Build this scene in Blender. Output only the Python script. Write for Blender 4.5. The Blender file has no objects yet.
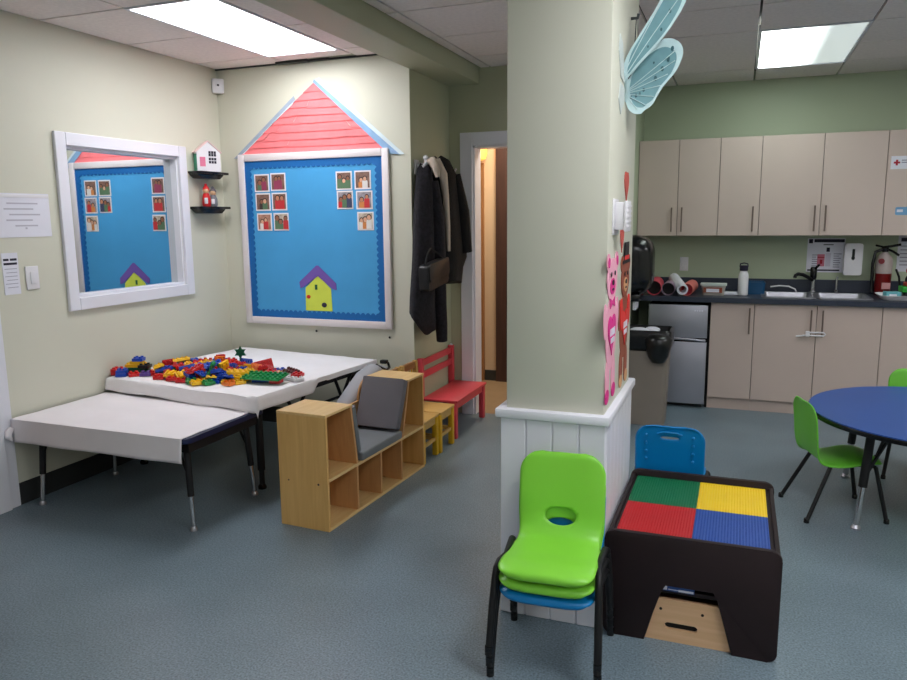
import bpy, bmesh, math, random
from mathutils import Vector, Matrix, Euler
random.seed(7)
S = bpy.context.scene
COL = S.collection
PI = math.pi

# ------------------------------------------------------------------ materials
def lin(c):
    return tuple(((v/255)/12.92 if v/255 <= .04045 else ((v/255+.055)/1.055)**2.4) for v in c)

def mat(name, rgb, rough=.5, metal=0.0, var=.06, scale=8.0, bump=0.0, bscale=60.0, spec=.5, coat=0.0, trans=0.0, alpha=1.0, sss=0.0):
    m = bpy.data.materials.new(name); m.use_nodes = True
    nt = m.node_tree; b = nt.nodes['Principled BSDF']
    c = lin(rgb)
    tc = nt.nodes.new('ShaderNodeTexCoord')
    if var > 0:
        n = nt.nodes.new('ShaderNodeTexNoise'); n.inputs['Scale'].default_value = scale; n.inputs['Detail'].default_value = 4
        nt.links.new(tc.outputs['Object'], n.inputs['Vector'])
        r = nt.nodes.new('ShaderNodeValToRGB')
        r.color_ramp.elements[0].position = .3; r.color_ramp.elements[1].position = .7
        r.color_ramp.elements[0].color = (*[max(0, x*(1-var)) for x in c], 1)
        r.color_ramp.elements[1].color = (*[min(1, x*(1+var)) for x in c], 1)
        nt.links.new(n.outputs['Fac'], r.inputs['Fac']); nt.links.new(r.outputs['Color'], b.inputs['Base Color'])
    else:
        b.inputs['Base Color'].default_value = (*c, 1)
    b.inputs['Roughness'].default_value = rough
    b.inputs['Metallic'].default_value = metal
    b.inputs['Specular IOR Level'].default_value = spec
    if coat: b.inputs['Coat Weight'].default_value = coat
    if trans: b.inputs['Transmission Weight'].default_value = trans
    if alpha < 1: b.inputs['Alpha'].default_value = alpha
    if bump > 0:
        n2 = nt.nodes.new('ShaderNodeTexNoise'); n2.inputs['Scale'].default_value = bscale; n2.inputs['Detail'].default_value = 3
        nt.links.new(tc.outputs['Object'], n2.inputs['Vector'])
        bp = nt.nodes.new('ShaderNodeBump'); bp.inputs['Strength'].default_value = bump; bp.inputs['Distance'].default_value = .01
        nt.links.new(n2.outputs['Fac'], bp.inputs['Height']); nt.links.new(bp.outputs['Normal'], b.inputs['Normal'])
    return m

def wood(name, rgb, rgb2, rough=.45, axis='Z', scale=3.0):
    m = bpy.data.materials.new(name); m.use_nodes = True
    nt = m.node_tree; b = nt.nodes['Principled BSDF']
    tc = nt.nodes.new('ShaderNodeTexCoord'); mp = nt.nodes.new('ShaderNodeMapping')
    sc = {'X': (1, 14, 14), 'Y': (14, 1, 14), 'Z': (14, 14, 1)}[axis]
    mp.inputs['Scale'].default_value = sc
    nt.links.new(tc.outputs['Object'], mp.inputs['Vector'])
    n = nt.nodes.new('ShaderNodeTexNoise'); n.inputs['Scale'].default_value = scale; n.inputs['Detail'].default_value = 6; n.inputs['Distortion'].default_value = .6
    nt.links.new(mp.outputs['Vector'], n.inputs['Vector'])
    r = nt.nodes.new('ShaderNodeValToRGB')
    r.color_ramp.elements[0].position = .3; r.color_ramp.elements[1].position = .72
    r.color_ramp.elements[0].color = (*lin(rgb2), 1); r.color_ramp.elements[1].color = (*lin(rgb), 1)
    nt.links.new(n.outputs['Fac'], r.inputs['Fac']); nt.links.new(r.outputs['Color'], b.inputs['Base Color'])
    b.inputs['Roughness'].default_value = rough
    return m

def emis(name, rgb, strength):
    m = bpy.data.materials.new(name); m.use_nodes = True
    nt = m.node_tree; b = nt.nodes['Principled BSDF']
    b.inputs['Base Color'].default_value = (*lin(rgb), 1)
    b.inputs['Emission Color'].default_value = (*lin(rgb), 1)
    b.inputs['Emission Strength'].default_value = strength
    b.inputs['Roughness'].default_value = .6
    return m

M = {}
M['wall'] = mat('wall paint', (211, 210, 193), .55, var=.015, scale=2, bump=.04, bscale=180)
M['wall_kitchen_dim'] = mat('dim kitchen wall paint', (180, 191, 163), .55, var=.015, scale=2, bump=.04, bscale=180)  # same wall paint, with the dimness of the kitchen put into its colour
M['alcove'] = mat('shaded wall paint', (182, 184, 156), .55, var=.015, scale=2, bump=.04, bscale=180)  # same wall paint again, shade of alcove and beam mixed into the colour
M['trim'] = mat('white trim paint', (230, 230, 238), .35, var=.01, scale=5)
M['tile'] = mat('ceiling tile', (242, 232, 228), .9, var=.05, scale=40, bump=.25, bscale=160)
M['plenum'] = mat('ceiling gap', (70, 64, 60), .9, var=.02)
M['rubber'] = mat('dark rubber base', (44, 46, 46), .5, var=.05)
M['white_fabric'] = mat('white sheet fabric', (240, 236, 238), .85, var=.02, scale=6, bump=.25, bscale=25)
M['paper'] = mat('white table paper', (236, 230, 233), .7, var=.02, scale=5, bump=.12, bscale=14)
M['black_metal'] = mat('black powder coat', (20, 20, 22), .5, var=.08, spec=.35)
M['chrome'] = mat('chrome', (205, 205, 208), .2, 1.0, var=.03)
M['steel'] = mat('brushed steel', (176, 176, 184), .34, .9, var=.05, scale=20)
M['fridge_steel'] = mat('fridge steel', (172, 172, 182), .42, .65, var=.03, scale=6)
M['navy_edge'] = mat('navy table edge', (22, 32, 70), .4, var=.05)
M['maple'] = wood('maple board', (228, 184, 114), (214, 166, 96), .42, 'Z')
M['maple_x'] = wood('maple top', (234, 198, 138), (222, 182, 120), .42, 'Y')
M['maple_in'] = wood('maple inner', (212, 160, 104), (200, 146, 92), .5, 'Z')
M['grey_cushion'] = mat('grey cushion vinyl', (112, 108, 114), .6, var=.04, bump=.1, bscale=120)
M['slate_cushion'] = mat('slate cushion vinyl', (118, 122, 126), .55, var=.04, bump=.1, bscale=120)
M['red_paint'] = mat('red painted wood', (206, 66, 78), .38, var=.06)
M['chair_wood'] = wood('pale chair wood', (206, 166, 96), (190, 148, 78), .45, 'X')
M['chair_brown'] = wood('brown rail wood', (166, 112, 62), (146, 94, 50), .45, 'Y')
M['yellow_wood'] = mat('yellow stained wood', (222, 172, 28), .42, var=.06)
M['lime'] = mat('lime plastic', (134, 214, 62), .36, var=.02, scale=3)
M['lime_dark'] = mat('green plastic', (112, 200, 60), .38, var=.02, scale=3)
M['blue_plastic'] = mat('blue plastic', (0, 128, 196), .36, var=.02, scale=3)
M['espresso'] = mat('espresso laminate', (34, 22, 24), .6, var=.1, scale=6, spec=.3)
M['pl_green'] = mat('green base plate', (14, 112, 70), .4, var=.02)
M['pl_yellow'] = mat('yellow base plate', (240, 206, 34), .4, var=.02)
M['pl_red'] = mat('red base plate', (190, 28, 36), .4, var=.02)
M['pl_blue'] = mat('blue base plate', (34, 76, 158), .4, var=.02)
M['crate'] = wood('birch crate', (226, 186, 146), (212, 170, 128), .5, 'X')
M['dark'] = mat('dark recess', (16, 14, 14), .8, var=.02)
M['cab'] = mat('taupe laminate', (202, 183, 173), .45, var=.02, scale=3)
M['cab_edge'] = mat('cabinet carcass', (120, 106, 98), .6, var=.02)
M['handle'] = mat('satin handle', (124, 108, 100), .35, .6, var=.02)
M['counter'] = mat('slate blue laminate', (48, 54, 69), .35, var=.18, scale=120)
M['white_plastic'] = mat('white plastic', (228, 226, 230), .35, var=.01)
M['black_plastic'] = mat('black gloss plastic', (14, 14, 16), .22, var=.05)
M['bag_black'] = mat('black bin liner', (12, 12, 14), .3, var=.1, bump=.5, bscale=18)
M['bin'] = mat('taupe bin plastic', (134, 124, 114), .5, var=.03)
M['round_blue'] = mat('blue table laminate', (46, 86, 160), .35, var=.03, scale=2)
M['sticker_white'] = mat('white paper', (226, 226, 236), .7, var=.015)
M['ink'] = mat('dark ink', (40, 36, 54), .8, var=.02)
M['grey_ink'] = mat('grey ink', (150, 148, 164), .8, var=.02)
M['pink_ink'] = mat('pink ink', (206, 120, 140), .8, var=.02)
M['red_ink'] = mat('red ink', (170, 30, 50), .7, var=.02)
M['coat_black'] = mat('black wool', (12, 11, 13), .95, var=.3, scale=30, bump=.5, bscale=60)
M['coat_tweed'] = mat('dark tweed', (27, 24, 31), .95, var=.6, scale=45, bump=.5, bscale=90)
M['scarf'] = mat('cream scarf', (196, 180, 164), .95, var=.1, bump=.4, bscale=50)
M['purse'] = mat('black leather', (28, 29, 33), .4, var=.1, bump=.2, bscale=70)
M['bag_grey'] = mat('grey bag fabric', (168, 168, 174), .8, var=.05, bump=.2, bscale=20)
M['brown_floor'] = mat('corridor floor', (150, 128, 100), .5, var=.06)
M['corr_wall'] = mat('corridor wall', (206, 178, 148), .6, var=.02)
M['oak'] = wood('oak door', (160, 112, 70), (132, 90, 52), .45, 'Z')
M['dark_door'] = wood('dark brown door', (74, 48, 42), (56, 36, 32), .45, 'Z')
M['field_blue'] = mat('blue board paper', (70, 160, 217), .75, var=.05, scale=3)
M['border_blue'] = mat('dark blue border', (4, 100, 172), .7, var=.04)
M['frame_white'] = mat('white board frame', (230, 222, 224), .4, var=.02)
M['salmon'] = mat('salmon paper', (250, 126, 130), .8, var=.07, scale=10)
M['pale_blue_strip'] = mat('pale blue strip', (142, 178, 216), .6, var=.1)
M['white_strip'] = mat('white strip', (222, 236, 242), .5, var=.05)
M['grey_strip'] = mat('grey blue strip', (158, 172, 190), .6, var=.1)
M['lime_paper'] = mat('lime paper', (216, 230, 84), .8, var=.05)
M['purple_paper'] = mat('purple paper', (116, 86, 172), .8, var=.05)
M['pink_paper'] = mat('pale pink paper', (244, 172, 194), .8, var=.04)
M['hot_pink'] = mat('hot pink paper', (222, 44, 140), .8, var=.04)
M['brown_paper'] = mat('brown paper', (146, 74, 52), .8, var=.06)
M['tan_paper'] = mat('tan paper', (208, 156, 112), .8, var=.05)
M['red_paper'] = mat('red paper', (222, 44, 38), .8, var=.05)
M['dusty_red'] = mat('dusty red paper', (196, 84, 74), .8, var=.05)
M['black_paper'] = mat('black paper', (26, 18, 20), .8, var=.05)
M['wing'] = mat('aqua wing paper', (104, 148, 155), .55, var=.1, scale=18)
M['wing_edge'] = mat('pale wing edge', (186, 212, 214), .5, var=.1, scale=18)
M['wing_pale'] = mat('faded wing paper', (206, 214, 210), .6, var=.03)
M['wing_dark'] = mat('dark wing mark', (48, 92, 100), .6, var=.05)
M['wire'] = mat('dark wire', (70, 74, 76), .4, .5, var=.02)
M['grey_ink2'] = mat('faint ink', (186, 184, 196), .8, var=.02)
M['leaf_green'] = mat('dark green plastic', (0, 94, 62), .4, var=.03)
BR = {}
for nme, c in dict(red=(206, 24, 28), yellow=(244, 190, 22), blue=(18, 68, 176), green=(20, 138, 70), orange=(238, 122, 36), white=(232, 230, 232), purple=(90, 60, 140), black=(30, 26, 30), brown=(96, 44, 40)).items():
    BR[nme] = mat(nme + ' toy plastic', c, .33, var=.02)

def mirror_mat():
    m = bpy.data.materials.new('one way mirror glass'); m.use_nodes = True
    b = m.node_tree.nodes['Principled BSDF']
    b.inputs['Base Color'].default_value = (.72, .76, .76, 1); b.inputs['Metallic'].default_value = 1; b.inputs['Roughness'].default_value = .015
    n = m.node_tree.nodes.new('ShaderNodeTexNoise'); n.inputs['Scale'].default_value = 1.5
    bp = m.node_tree.nodes.new('ShaderNodeBump'); bp.inputs['Strength'].default_value = .004; bp.inputs['Distance'].default_value = .01
    m.node_tree.links.new(n.outputs['Fac'], bp.inputs['Height']); m.node_tree.links.new(bp.outputs['Normal'], b.inputs['Normal'])
    return m
M['mirror'] = mirror_mat()

def floor_mat():
    m = bpy.data.materials.new('speckled blue vinyl'); m.use_nodes = True
    nt = m.node_tree; b = nt.nodes['Principled BSDF']
    tc = nt.nodes.new('ShaderNodeTexCoord')
    n = nt.nodes.new('ShaderNodeTexNoise'); n.inputs['Scale'].default_value = 130; n.inputs['Detail'].default_value = 2
    n2 = nt.nodes.new('ShaderNodeTexNoise'); n2.inputs['Scale'].default_value = 3; n2.inputs['Detail'].default_value = 5
    for x in (n, n2): nt.links.new(tc.outputs['Object'], x.inputs['Vector'])
    r = nt.nodes.new('ShaderNodeValToRGB'); r.color_ramp.elements[0].position = .3; r.color_ramp.elements[1].position = .7
    r.color_ramp.elements[0].color = (*lin((88, 105, 115)), 1); r.color_ramp.elements[1].color = (*lin((134, 151, 161)), 1)
    r2 = nt.nodes.new('ShaderNodeValToRGB'); r2.color_ramp.elements[0].color = (.86, .86, .86, 1); r2.color_ramp.elements[1].color = (1, 1, 1, 1)
    r2.color_ramp.elements[0].position = .3; r2.color_ramp.elements[1].position = .65
    nt.links.new(n.outputs['Fac'], r.inputs['Fac']); nt.links.new(n2.outputs['Fac'], r2.inputs['Fac'])
    mx = nt.nodes.new('ShaderNodeMix'); mx.data_type = 'RGBA'; mx.blend_type = 'MULTIPLY'; mx.inputs[0].default_value = 1
    nt.links.new(r.outputs['Color'], mx.inputs[6]); nt.links.new(r2.outputs['Color'], mx.inputs[7])
    nt.links.new(mx.outputs[2], b.inputs['Base Color'])
    b.inputs['Roughness'].default_value = .36; b.inputs['Specular IOR Level'].default_value = .45
    return m
M['floor'] = floor_mat()

# ------------------------------------------------------------------ mesh builder
class MB:
    def __init__(s, xf=None):
        s.bm = bmesh.new(); s.mi = 0; s.xf = xf
    def _done(s, vs, fs=None):
        if s.xf is not None:
            for v in vs: v.co = s.xf @ v.co
        if fs is None:
            st = set(vs); fs = [f for v in vs for f in v.link_faces]
        for f in set(fs): f.material_index = s.mi
    def box(s, x0, x1, y0, y1, z0, z1, bev=0, seg=2, taper=None):
        g = bmesh.ops.create_cube(s.bm, size=1)['verts']
        cx, cy, cz = (x0+x1)/2, (y0+y1)/2, (z0+z1)/2
        for v in g:
            t = 1
            if taper is not None and v.co.z < 0: t = taper
            v.co = Vector((cx+v.co.x*(x1-x0)*t, cy+v.co.y*(y1-y0)*t, cz+v.co.z*(z1-z0)))
        fs = set(f for v in g for f in v.link_faces)
        if bev > 0:
            es = list(set(e for v in g for e in v.link_edges))
            r = bmesh.ops.bevel(s.bm, geom=es, offset=bev, segments=seg, affect='EDGES', profile=.5)
            fs = set(f for f in fs if f.is_valid) | set(r['faces'])
            g = list(set(v for f in fs for v in f.verts))
        s._done(g, fs)
        return s
    def prism(s, poly, plane, a0, a1, bev=0):
        """poly: 2-D outline in plane ('xz': extruded along y, 'yz': along x, 'xy': along z)"""
        def P(p, a):
            return {'xz': (p[0], a, p[1]), 'yz': (a, p[0], p[1]), 'xy': (p[0], p[1], a)}[plane]
        b = [s.bm.verts.new(P(p, a0)) for p in poly]; t = [s.bm.verts.new(P(p, a1)) for p in poly]
        n = len(poly); fs = [s.bm.faces.new(b), s.bm.faces.new(t[::-1])]
        for i in range(n):
            fs.append(s.bm.faces.new((b[i], t[i], t[(i+1) % n], b[(i+1) % n])))
        vs = b+t
        if bev:
            es = [e for f in fs[:2] for e in f.edges]
            r = bmesh.ops.bevel(s.bm, geom=es, offset=bev, segments=2, affect='EDGES', profile=.5)
            fs = [f for f in fs if f.is_valid]+r['faces']; vs = list(set(v for f in fs for v in f.verts))
        s._done(vs, fs)
        return s
    def tube(s, pts, r, n=10, caps=True):
        pts = [Vector(p) for p in pts]; m = len(pts)
        rs = r if isinstance(r, (list, tuple)) else [r]*m
        d0 = (pts[1]-pts[0]).normalized()
        up = Vector((0, 0, 1)) if abs(d0.z) < .9 else Vector((1, 0, 0))
        a = d0.cross(up).normalized()
        rings = []
        for i, p in enumerate(pts):
            d = ((pts[min(i+1, m-1)]-pts[i]).normalized()+(pts[i]-pts[max(i-1, 0)]).normalized())
            d = d.normalized() if d.length > 1e-6 else d0
            a = (a-d*a.dot(d)).normalized(); b = d.cross(a)
            rings.append([s.bm.verts.new(p+(a*math.cos(2*PI*k/n)+b*math.sin(2*PI*k/n))*rs[i]) for k in range(n)])
        fs = []
        for i in range(m-1):
            for k in range(n):
                fs.append(s.bm.faces.new((rings[i][k], rings[i][(k+1) % n], rings[i+1][(k+1) % n], rings[i+1][k])))
        if caps:
            fs.append(s.bm.faces.new(rings[0][::-1])); fs.append(s.bm.faces.new(rings[-1]))
        s._done([v for q in rings for v in q], fs)
        return s
    def lathe(s, prof, c=(0, 0, 0), n=20, axis='z'):
        rings = []
        for r, z in prof:
            ring = []
            for k in range(n):
                a = 2*PI*k/n; x, y = r*math.cos(a), r*math.sin(a)
                p = {'z': (x, y, z), 'y': (x, z, y), 'x': (z, x, y)}[axis]
                ring.append(s.bm.verts.new((c[0]+p[0], c[1]+p[1], c[2]+p[2])))
            rings.append(ring)
        fs = []
        for i in range(len(rings)-1):
            for k in range(n):
                fs.append(s.bm.faces.new((rings[i][k], rings[i][(k+1) % n], rings[i+1][(k+1) % n], rings[i+1][k])))
        fs.append(s.bm.faces.new(rings[0][::-1])); fs.append(s.bm.faces.new(rings[-1]))
        s._done([v for q in rings for v in q], fs)
        return s
    def loft(s, rings, caps=True):
        R = [[s.bm.verts.new(p) for p in q] for q in rings]; n = len(R[0]); fs = []
        for i in range(len(R)-1):
            for k in range(n):
                fs.append(s.bm.faces.new((R[i][k], R[i][(k+1) % n], R[i+1][(k+1) % n], R[i+1][k])))
        if caps:
            fs.append(s.bm.faces.new(R[0][::-1])); fs.append(s.bm.faces.new(R[-1]))
        s._done([v for q in R for v in q], fs)
        return s
    def grid(s, P):
        """P[i][j] points -> open quad sheet"""
        V = [[s.bm.verts.new(p) for p in r] for r in P]; fs = []
        for i in range(len(V)-1):
            for j in range(len(V[0])-1):
                fs.append(s.bm.faces.new((V[i][j], V[i+1][j], V[i+1][j+1], V[i][j+1])))
        s._done([v for q in V for v in q], fs)
        return s
    def sphere(s, c, r, sx=1, sy=1, sz=1, n=14):
        g = bmesh.ops.create_uvsphere(s.bm, u_segments=n, v_segments=max(6, n//2+1), radius=r)['verts']
        for v in g: v.co = Vector((c[0]+v.co.x*sx, c[1]+v.co.y*sy, c[2]+v.co.z*sz))
        s._done(g)
        return s

def rrect(x0, x1, y0, y1, r, n=6):
    """rounded rectangle outline; r a number or [bl, br, tr, tl]"""
    rr = r if isinstance(r, (list, tuple)) else [r]*4
    out = []
    for (cx, cy, a0, q) in ((x0, y0, PI, rr[0]), (x1, y0, 1.5*PI, rr[1]), (x1, y1, 0, rr[2]), (x0, y1, .5*PI, rr[3])):
        if q <= 0: out.append((cx, cy)); continue
        ox = cx+(q if cx == x0 else -q); oy = cy+(q if cy == y0 else -q)
        for k in range(n+1):
            a = a0+k*PI/2/n; out.append((ox+q*math.cos(a), oy+q*math.sin(a)))
    return out

def obj(name, mb, mats, parent=None, smooth=35, world=False, solid=0, subsurf=0):
    if world and parent is not None:
        inv = (Matrix.Translation(parent.location) @ parent.rotation_euler.to_matrix().to_4x4()).inverted()
        mb.bm.transform(inv)
    bmesh.ops.recalc_face_normals(mb.bm, faces=mb.bm.faces[:])
    me = bpy.data.meshes.new(name); mb.bm.to_mesh(me); mb.bm.free()
    for m in (mats if isinstance(mats, (list, tuple)) else [mats]): me.materials.append(M[m] if isinstance(m, str) else m)
    if smooth:
        for p in me.polygons: p.use_smooth = True
        me.set_sharp_from_angle(angle=math.radians(smooth))
    o = bpy.data.objects.new(name, me); COL.objects.link(o)
    if parent is not None: o.parent = parent
    if solid:
        md = o.modifiers.new('thickness', 'SOLIDIFY'); md.thickness = solid; md.offset = 0
    if subsurf:
        md = o.modifiers.new('smooth', 'SUBSURF'); md.levels = subsurf; md.render_levels = subsurf
    return o

def tag(o, label, cat, group=None):
    o['label'] = label; o['category'] = cat
    if group: o['group'] = group
    return o

def thing(name, label, cat, loc=(0, 0, 0), rz=0, group=None):
    o = bpy.data.objects.new(name, None); COL.objects.link(o)
    o.empty_display_size = .1
    o.location = loc; o.rotation_euler = (0, 0, rz)
    return tag(o, label, cat, group)

def struct(name, mb, m, parent=None, **k):
    o = obj(name, mb, m, parent, **k)
    if parent is None: o['kind'] = 'structure'
    return o

def dup(root, loc, rz, label=None, group=None):
    r = root.copy(); COL.objects.link(r); r.location = loc; r.rotation_euler = (0, 0, rz)
    if label: r['label'] = label
    if group: r['group'] = group
    for ch in list(root.children):
        c = ch.copy(); COL.objects.link(c); c.parent = r
        for g in list(ch.children):
            d = g.copy(); COL.objects.link(d); d.parent = c
    return r

# ------------------------------------------------------------------ camera
cam = bpy.data.cameras.new('camera'); co = bpy.data.objects.new('camera', cam); COL.objects.link(co)
FPX, PITCH, ROLL, YAW, EYE = 741.57, .162642, -.010319, -.366538, 1.55
cp, sp = math.cos(PITCH), math.sin(PITCH)
fw = Vector((math.sin(YAW)*cp, math.cos(YAW)*cp, -sp)); rt = Vector((math.cos(YAW), -math.sin(YAW), 0)); upv = rt.cross(fw)
r2 = rt*math.cos(ROLL)+upv*math.sin(ROLL); u2 = -rt*math.sin(ROLL)+upv*math.cos(ROLL)
mm = Matrix((r2, u2, -fw)).transposed().to_4x4(); mm.translation = Vector((0, 0, EYE))
co.matrix_world = mm
cam.sensor_fit = 'HORIZONTAL'; cam.sensor_width = 36; cam.lens = FPX/907*36; cam.clip_start = .05
S.camera = co
S.view_settings.view_transform = 'Standard'; S.view_settings.look = 'None'; S.view_settings.gamma = 1
S.view_settings.use_curve_mapping = False
S.view_settings.exposure = 0.12
w = bpy.data.worlds.new('world'); S.world = w; w.use_nodes = True
w.node_tree.nodes['Background'].inputs[0].default_value = (.8, .85, .9, 1); w.node_tree.nodes['Background'].inputs[1].default_value = .3
S.cycles.use_denoising = True
S.cycles.sample_clamp_indirect = 6

# ------------------------------------------------------------------ setting
CZ = 2.65                       # ceiling height
XL, XR, YF, YB, YK = -3.67, 3.4, -2.6, 4.725, 6.87
f = MB(); f.box(XL-.2, XR+.2, YF-.2, 5.5, -.06, 0); f.box(-.86, XR+.2, 5.5, YK+.1, -.06, 0); struct('floor', f, 'floor', smooth=0)
f = MB(); f.box(-3.3, -.86, 5.501, 7.2, -.06, 0); struct('floor_corridor', f, 'brown_floor', smooth=0)

# left wall with the opening of the one way window
WY0, WY1, WZ0, WZ1 = 3.313, 4.245, 1.106, 1.989
b = MB()
b.box(XL-.14, XL, YF-.1, WY0, 0, CZ+.1); b.box(XL-.14, XL, WY1, YB+.14, 0, CZ+.1)
b.box(XL-.14, XL, WY0, WY1, 0, WZ0); b.box(XL-.14, XL, WY0, WY1, WZ1, CZ+.1)
struct('wall_left', b, 'wall', smooth=0)
b = MB(); b.box(XL, -2.112, YB, YB+.14, 0, CZ+.1); struct('wall_back', b, 'wall', smooth=0)
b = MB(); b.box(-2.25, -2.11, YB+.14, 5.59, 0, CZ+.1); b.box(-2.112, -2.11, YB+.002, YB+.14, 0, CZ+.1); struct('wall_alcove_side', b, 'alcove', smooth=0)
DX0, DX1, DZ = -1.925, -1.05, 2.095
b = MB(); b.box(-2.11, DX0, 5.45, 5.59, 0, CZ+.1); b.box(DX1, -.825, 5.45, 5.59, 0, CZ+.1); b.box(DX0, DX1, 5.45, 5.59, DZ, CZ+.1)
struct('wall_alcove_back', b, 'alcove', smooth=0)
b = MB(); b.box(-.95, -.825, 5.59, YK+.12, 0, CZ+.1); struct('wall_kitchen_side', b, 'wall_kitchen_dim', smooth=0)
b = MB(); b.box(-.825, XR+.1, YK, YK+.12, 0, CZ+.1); struct('wall_kitchen_back', b, 'wall_kitchen_dim', smooth=0)
b = MB(); b.box(XR, XR+.12, YF-.1, YK, 0, CZ+.1); struct('wall_right', b, 'wall', smooth=0)
b = MB(); b.box(XL, XR, YF-.12, YF, 0, CZ+.1); struct('wall_front', b, 'wall', smooth=0)
# corridor shell beyond the doorway
b = MB(); b.box(-3.0, -.93, 6.69, 6.8, 0, 2.5); b.box(-3.1, -3.0, 5.59, 6.8, 0, 2.5); b.box(-1.04, -.96, 5.6, 6.69, 0, 2.5); struct('wall_corridor', b, 'corr_wall', smooth=0)
b = MB(); b.box(-3.1, -.94, 5.595, 6.8, 2.5, 2.55); struct('ceiling_corridor', b, 'tile', smooth=0)
b = MB(); b.box(-2.24, -2.125, 6.675, 6.69, 0, .1); struct('baseboard_corridor', b, 'rubber', smooth=0)
b = MB()
b.box(-2.95, -2.245, 6.65, 6.69, 0, 2.05); d1 = struct('door_2', b, 'oak', smooth=0)
k = MB(); k.sphere((-2.31, 6.63, .92), .03); obj('door_knob', k, 'black_metal', d1)
b = MB(); b.box(-2.12, -1.25, 6.65, 6.69, 0, 2.3); struct('door_3', b, 'dark_door', smooth=0)

# ceiling: individual tiles in one mesh, recessed grooves between
def tiles(xs, ys, skip):
    for i in range(len(xs)-1):
        for j in range(len(ys)-1):
            cx, cy = (xs[i]+xs[i+1])/2, (ys[j]+ys[j+1])/2
            if any(a < cx < c and d < cy < e for a, c, d, e in skip): continue
            y1 = ys[j+1]
            if -3.0 < cx < -2.5 and y1 > 4.7: y1 -= .06
            ct.box(xs[i]+.007, xs[i+1]-.007, ys[j]+.007, y1-.007, CZ, CZ+.02)
LIGHTS = [(-3.06, -2.50, 3.22, 4.50), (.05, .66, 5.07, 6.33), (-3.06, -2.50, -.45, .83), (.05, .66, 1.41, 2.63), (.05, .66, -1.6, -.4), (1.88, 2.49, 3.85, 5.07), (1.88, 2.49, .19, 1.41)]
ct = MB()
tiles([XL, -3.06, -2.50, -2.11], [-2.6, -2.27, -1.66, -1.05, -.45, .19, .83, 1.41, 2.02, 2.63, 3.22, 3.86, 4.50, 4.725], LIGHTS)
xr_ = [-1.86, -1.78, -1.17, -.56, .05, .66, 1.27, 1.88, 2.49, 3.10, 3.4]
tiles([v for v in xr_ if v <= .67], [-2.6, -2.25, -1.64, -1.03, -.42, .19, .80, 1.41, 2.02, 2.63, 3.24, 3.85, 4.46, 5.07, 6.33, 6.87], LIGHTS)
tiles([v for v in xr_ if v > .6], [-2.6, -2.25, -1.64, -1.03, -.42, .19, .80, 1.41, 2.02, 2.63, 3.24, 3.85, 4.46, 5.07, 5.68, 6.30, 6.87], LIGHTS)
struct('ceiling', ct, 'tile', smooth=0)
b = MB(); b.box(XL-.1, XR+.1, YF-.1, YK+.1, CZ+.075, CZ+.12); struct('ceiling_deck', b, 'plenum', smooth=0)
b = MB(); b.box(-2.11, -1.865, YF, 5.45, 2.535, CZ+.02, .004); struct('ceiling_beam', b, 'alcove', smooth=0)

# trim
b = MB(); b.box(XL, -2.10, YB-.012, YB, CZ-.010, CZ+.002); b.box(-3.12, -2.86, YB-.055, YB-.012, CZ-.016, CZ+.002, .004); b.box(-2.86, -2.70, YB-.035, YB-.012, CZ-.012, CZ+.002, .003)  # thin wall trim, plus thicker dark blocks painting in a shaded tile gap
struct('trim_and_gap_shade', b, 'rubber', smooth=0)
def base_run(name, x0, x1, y0, y1, h=.125):
    b = MB(); b.box(x0, x1, y0, y1, 0, h, .003); return struct(name, b, 'rubber', smooth=0)
base_run('baseboard_left', XL, XL+.008, 2.80, YB)
base_run('baseboard_back', XL+.008, -2.11, YB-.008, YB)
base_run('baseboard_alcove', -2.11, -2.102, YB+.14, 5.45)
b = MB()
b.box(DX0-.092, DX0+.005, 5.428, 5.45, 0, DZ+.092, .004); b.box(DX1-.005, DX1+.092, 5.428, 5.45, 0, DZ+.092, .004); b.box(DX0+.005, DX1-.005, 5.428, 5.45, DZ-.005, DZ+.092, .004)
b.box(DX0, DX0+.02, 5.45, 5.59, 0, DZ); b.box(DX1-.02, DX1, 5.45, 5.59, 0, DZ); b.box(DX0, DX1, 5.45, 5.59, DZ-.02, DZ)
struct('door_1', b, 'trim', smooth=0)
b = MB(); b.box(XL, XL+.012, 2.655, 2.80, 0, 2.06, .003); b.box(XL+.012, XL+.028, 2.655, 2.735, 0, 2.06, .004); b.box(XL, XL+.02, 1.72, 2.655, 1.98, 2.06, .004)
b.box(XL, XL+.024, 1.64, 1.72, 0, 2.06, .004)
dl = struct('door_4', b, 'trim', smooth=0)
b = MB(); b.box(XL, XL+.012, 1.72, 2.655, .01, 1.98); obj('door_leaf', b, 'oak', dl, smooth=0)

# one way window
b = MB(); c = .074
oy0, oy1, oz0, oz1 = WY0-c, WY1+c, WZ0-c, WZ1+c
b.box(XL, XL+.022, oy0, WY0, oz0, oz1, .004); b.box(XL, XL+.022, WY1, oy1, oz0, oz1, .004)
b.box(XL, XL+.022, WY0, WY1, oz0, WZ0, .004); b.box(XL, XL+.022, WY0, WY1, WZ1, oz1, .004)
win = struct('window_1', b, 'trim', smooth=0)
b = MB(); t = .016
b.box(XL-.06, XL, WY0, WY0+t, WZ0, WZ1); b.box(XL-.06, XL, WY1-t, WY1, WZ0, WZ1); b.box(XL-.06, XL, WY0+t, WY1-t, WZ0, WZ0+t); b.box(XL-.06, XL, WY0+t, WY1-t, WZ1-t, WZ1)
obj('window_jamb', b, 'trim', win, smooth=0)
b = MB(); b.box(XL-.056, XL-.05, WY0+t, WY1-t, WZ0+t, WZ1-t); obj('window_glass', b, 'mirror', win, smooth=0)

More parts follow.
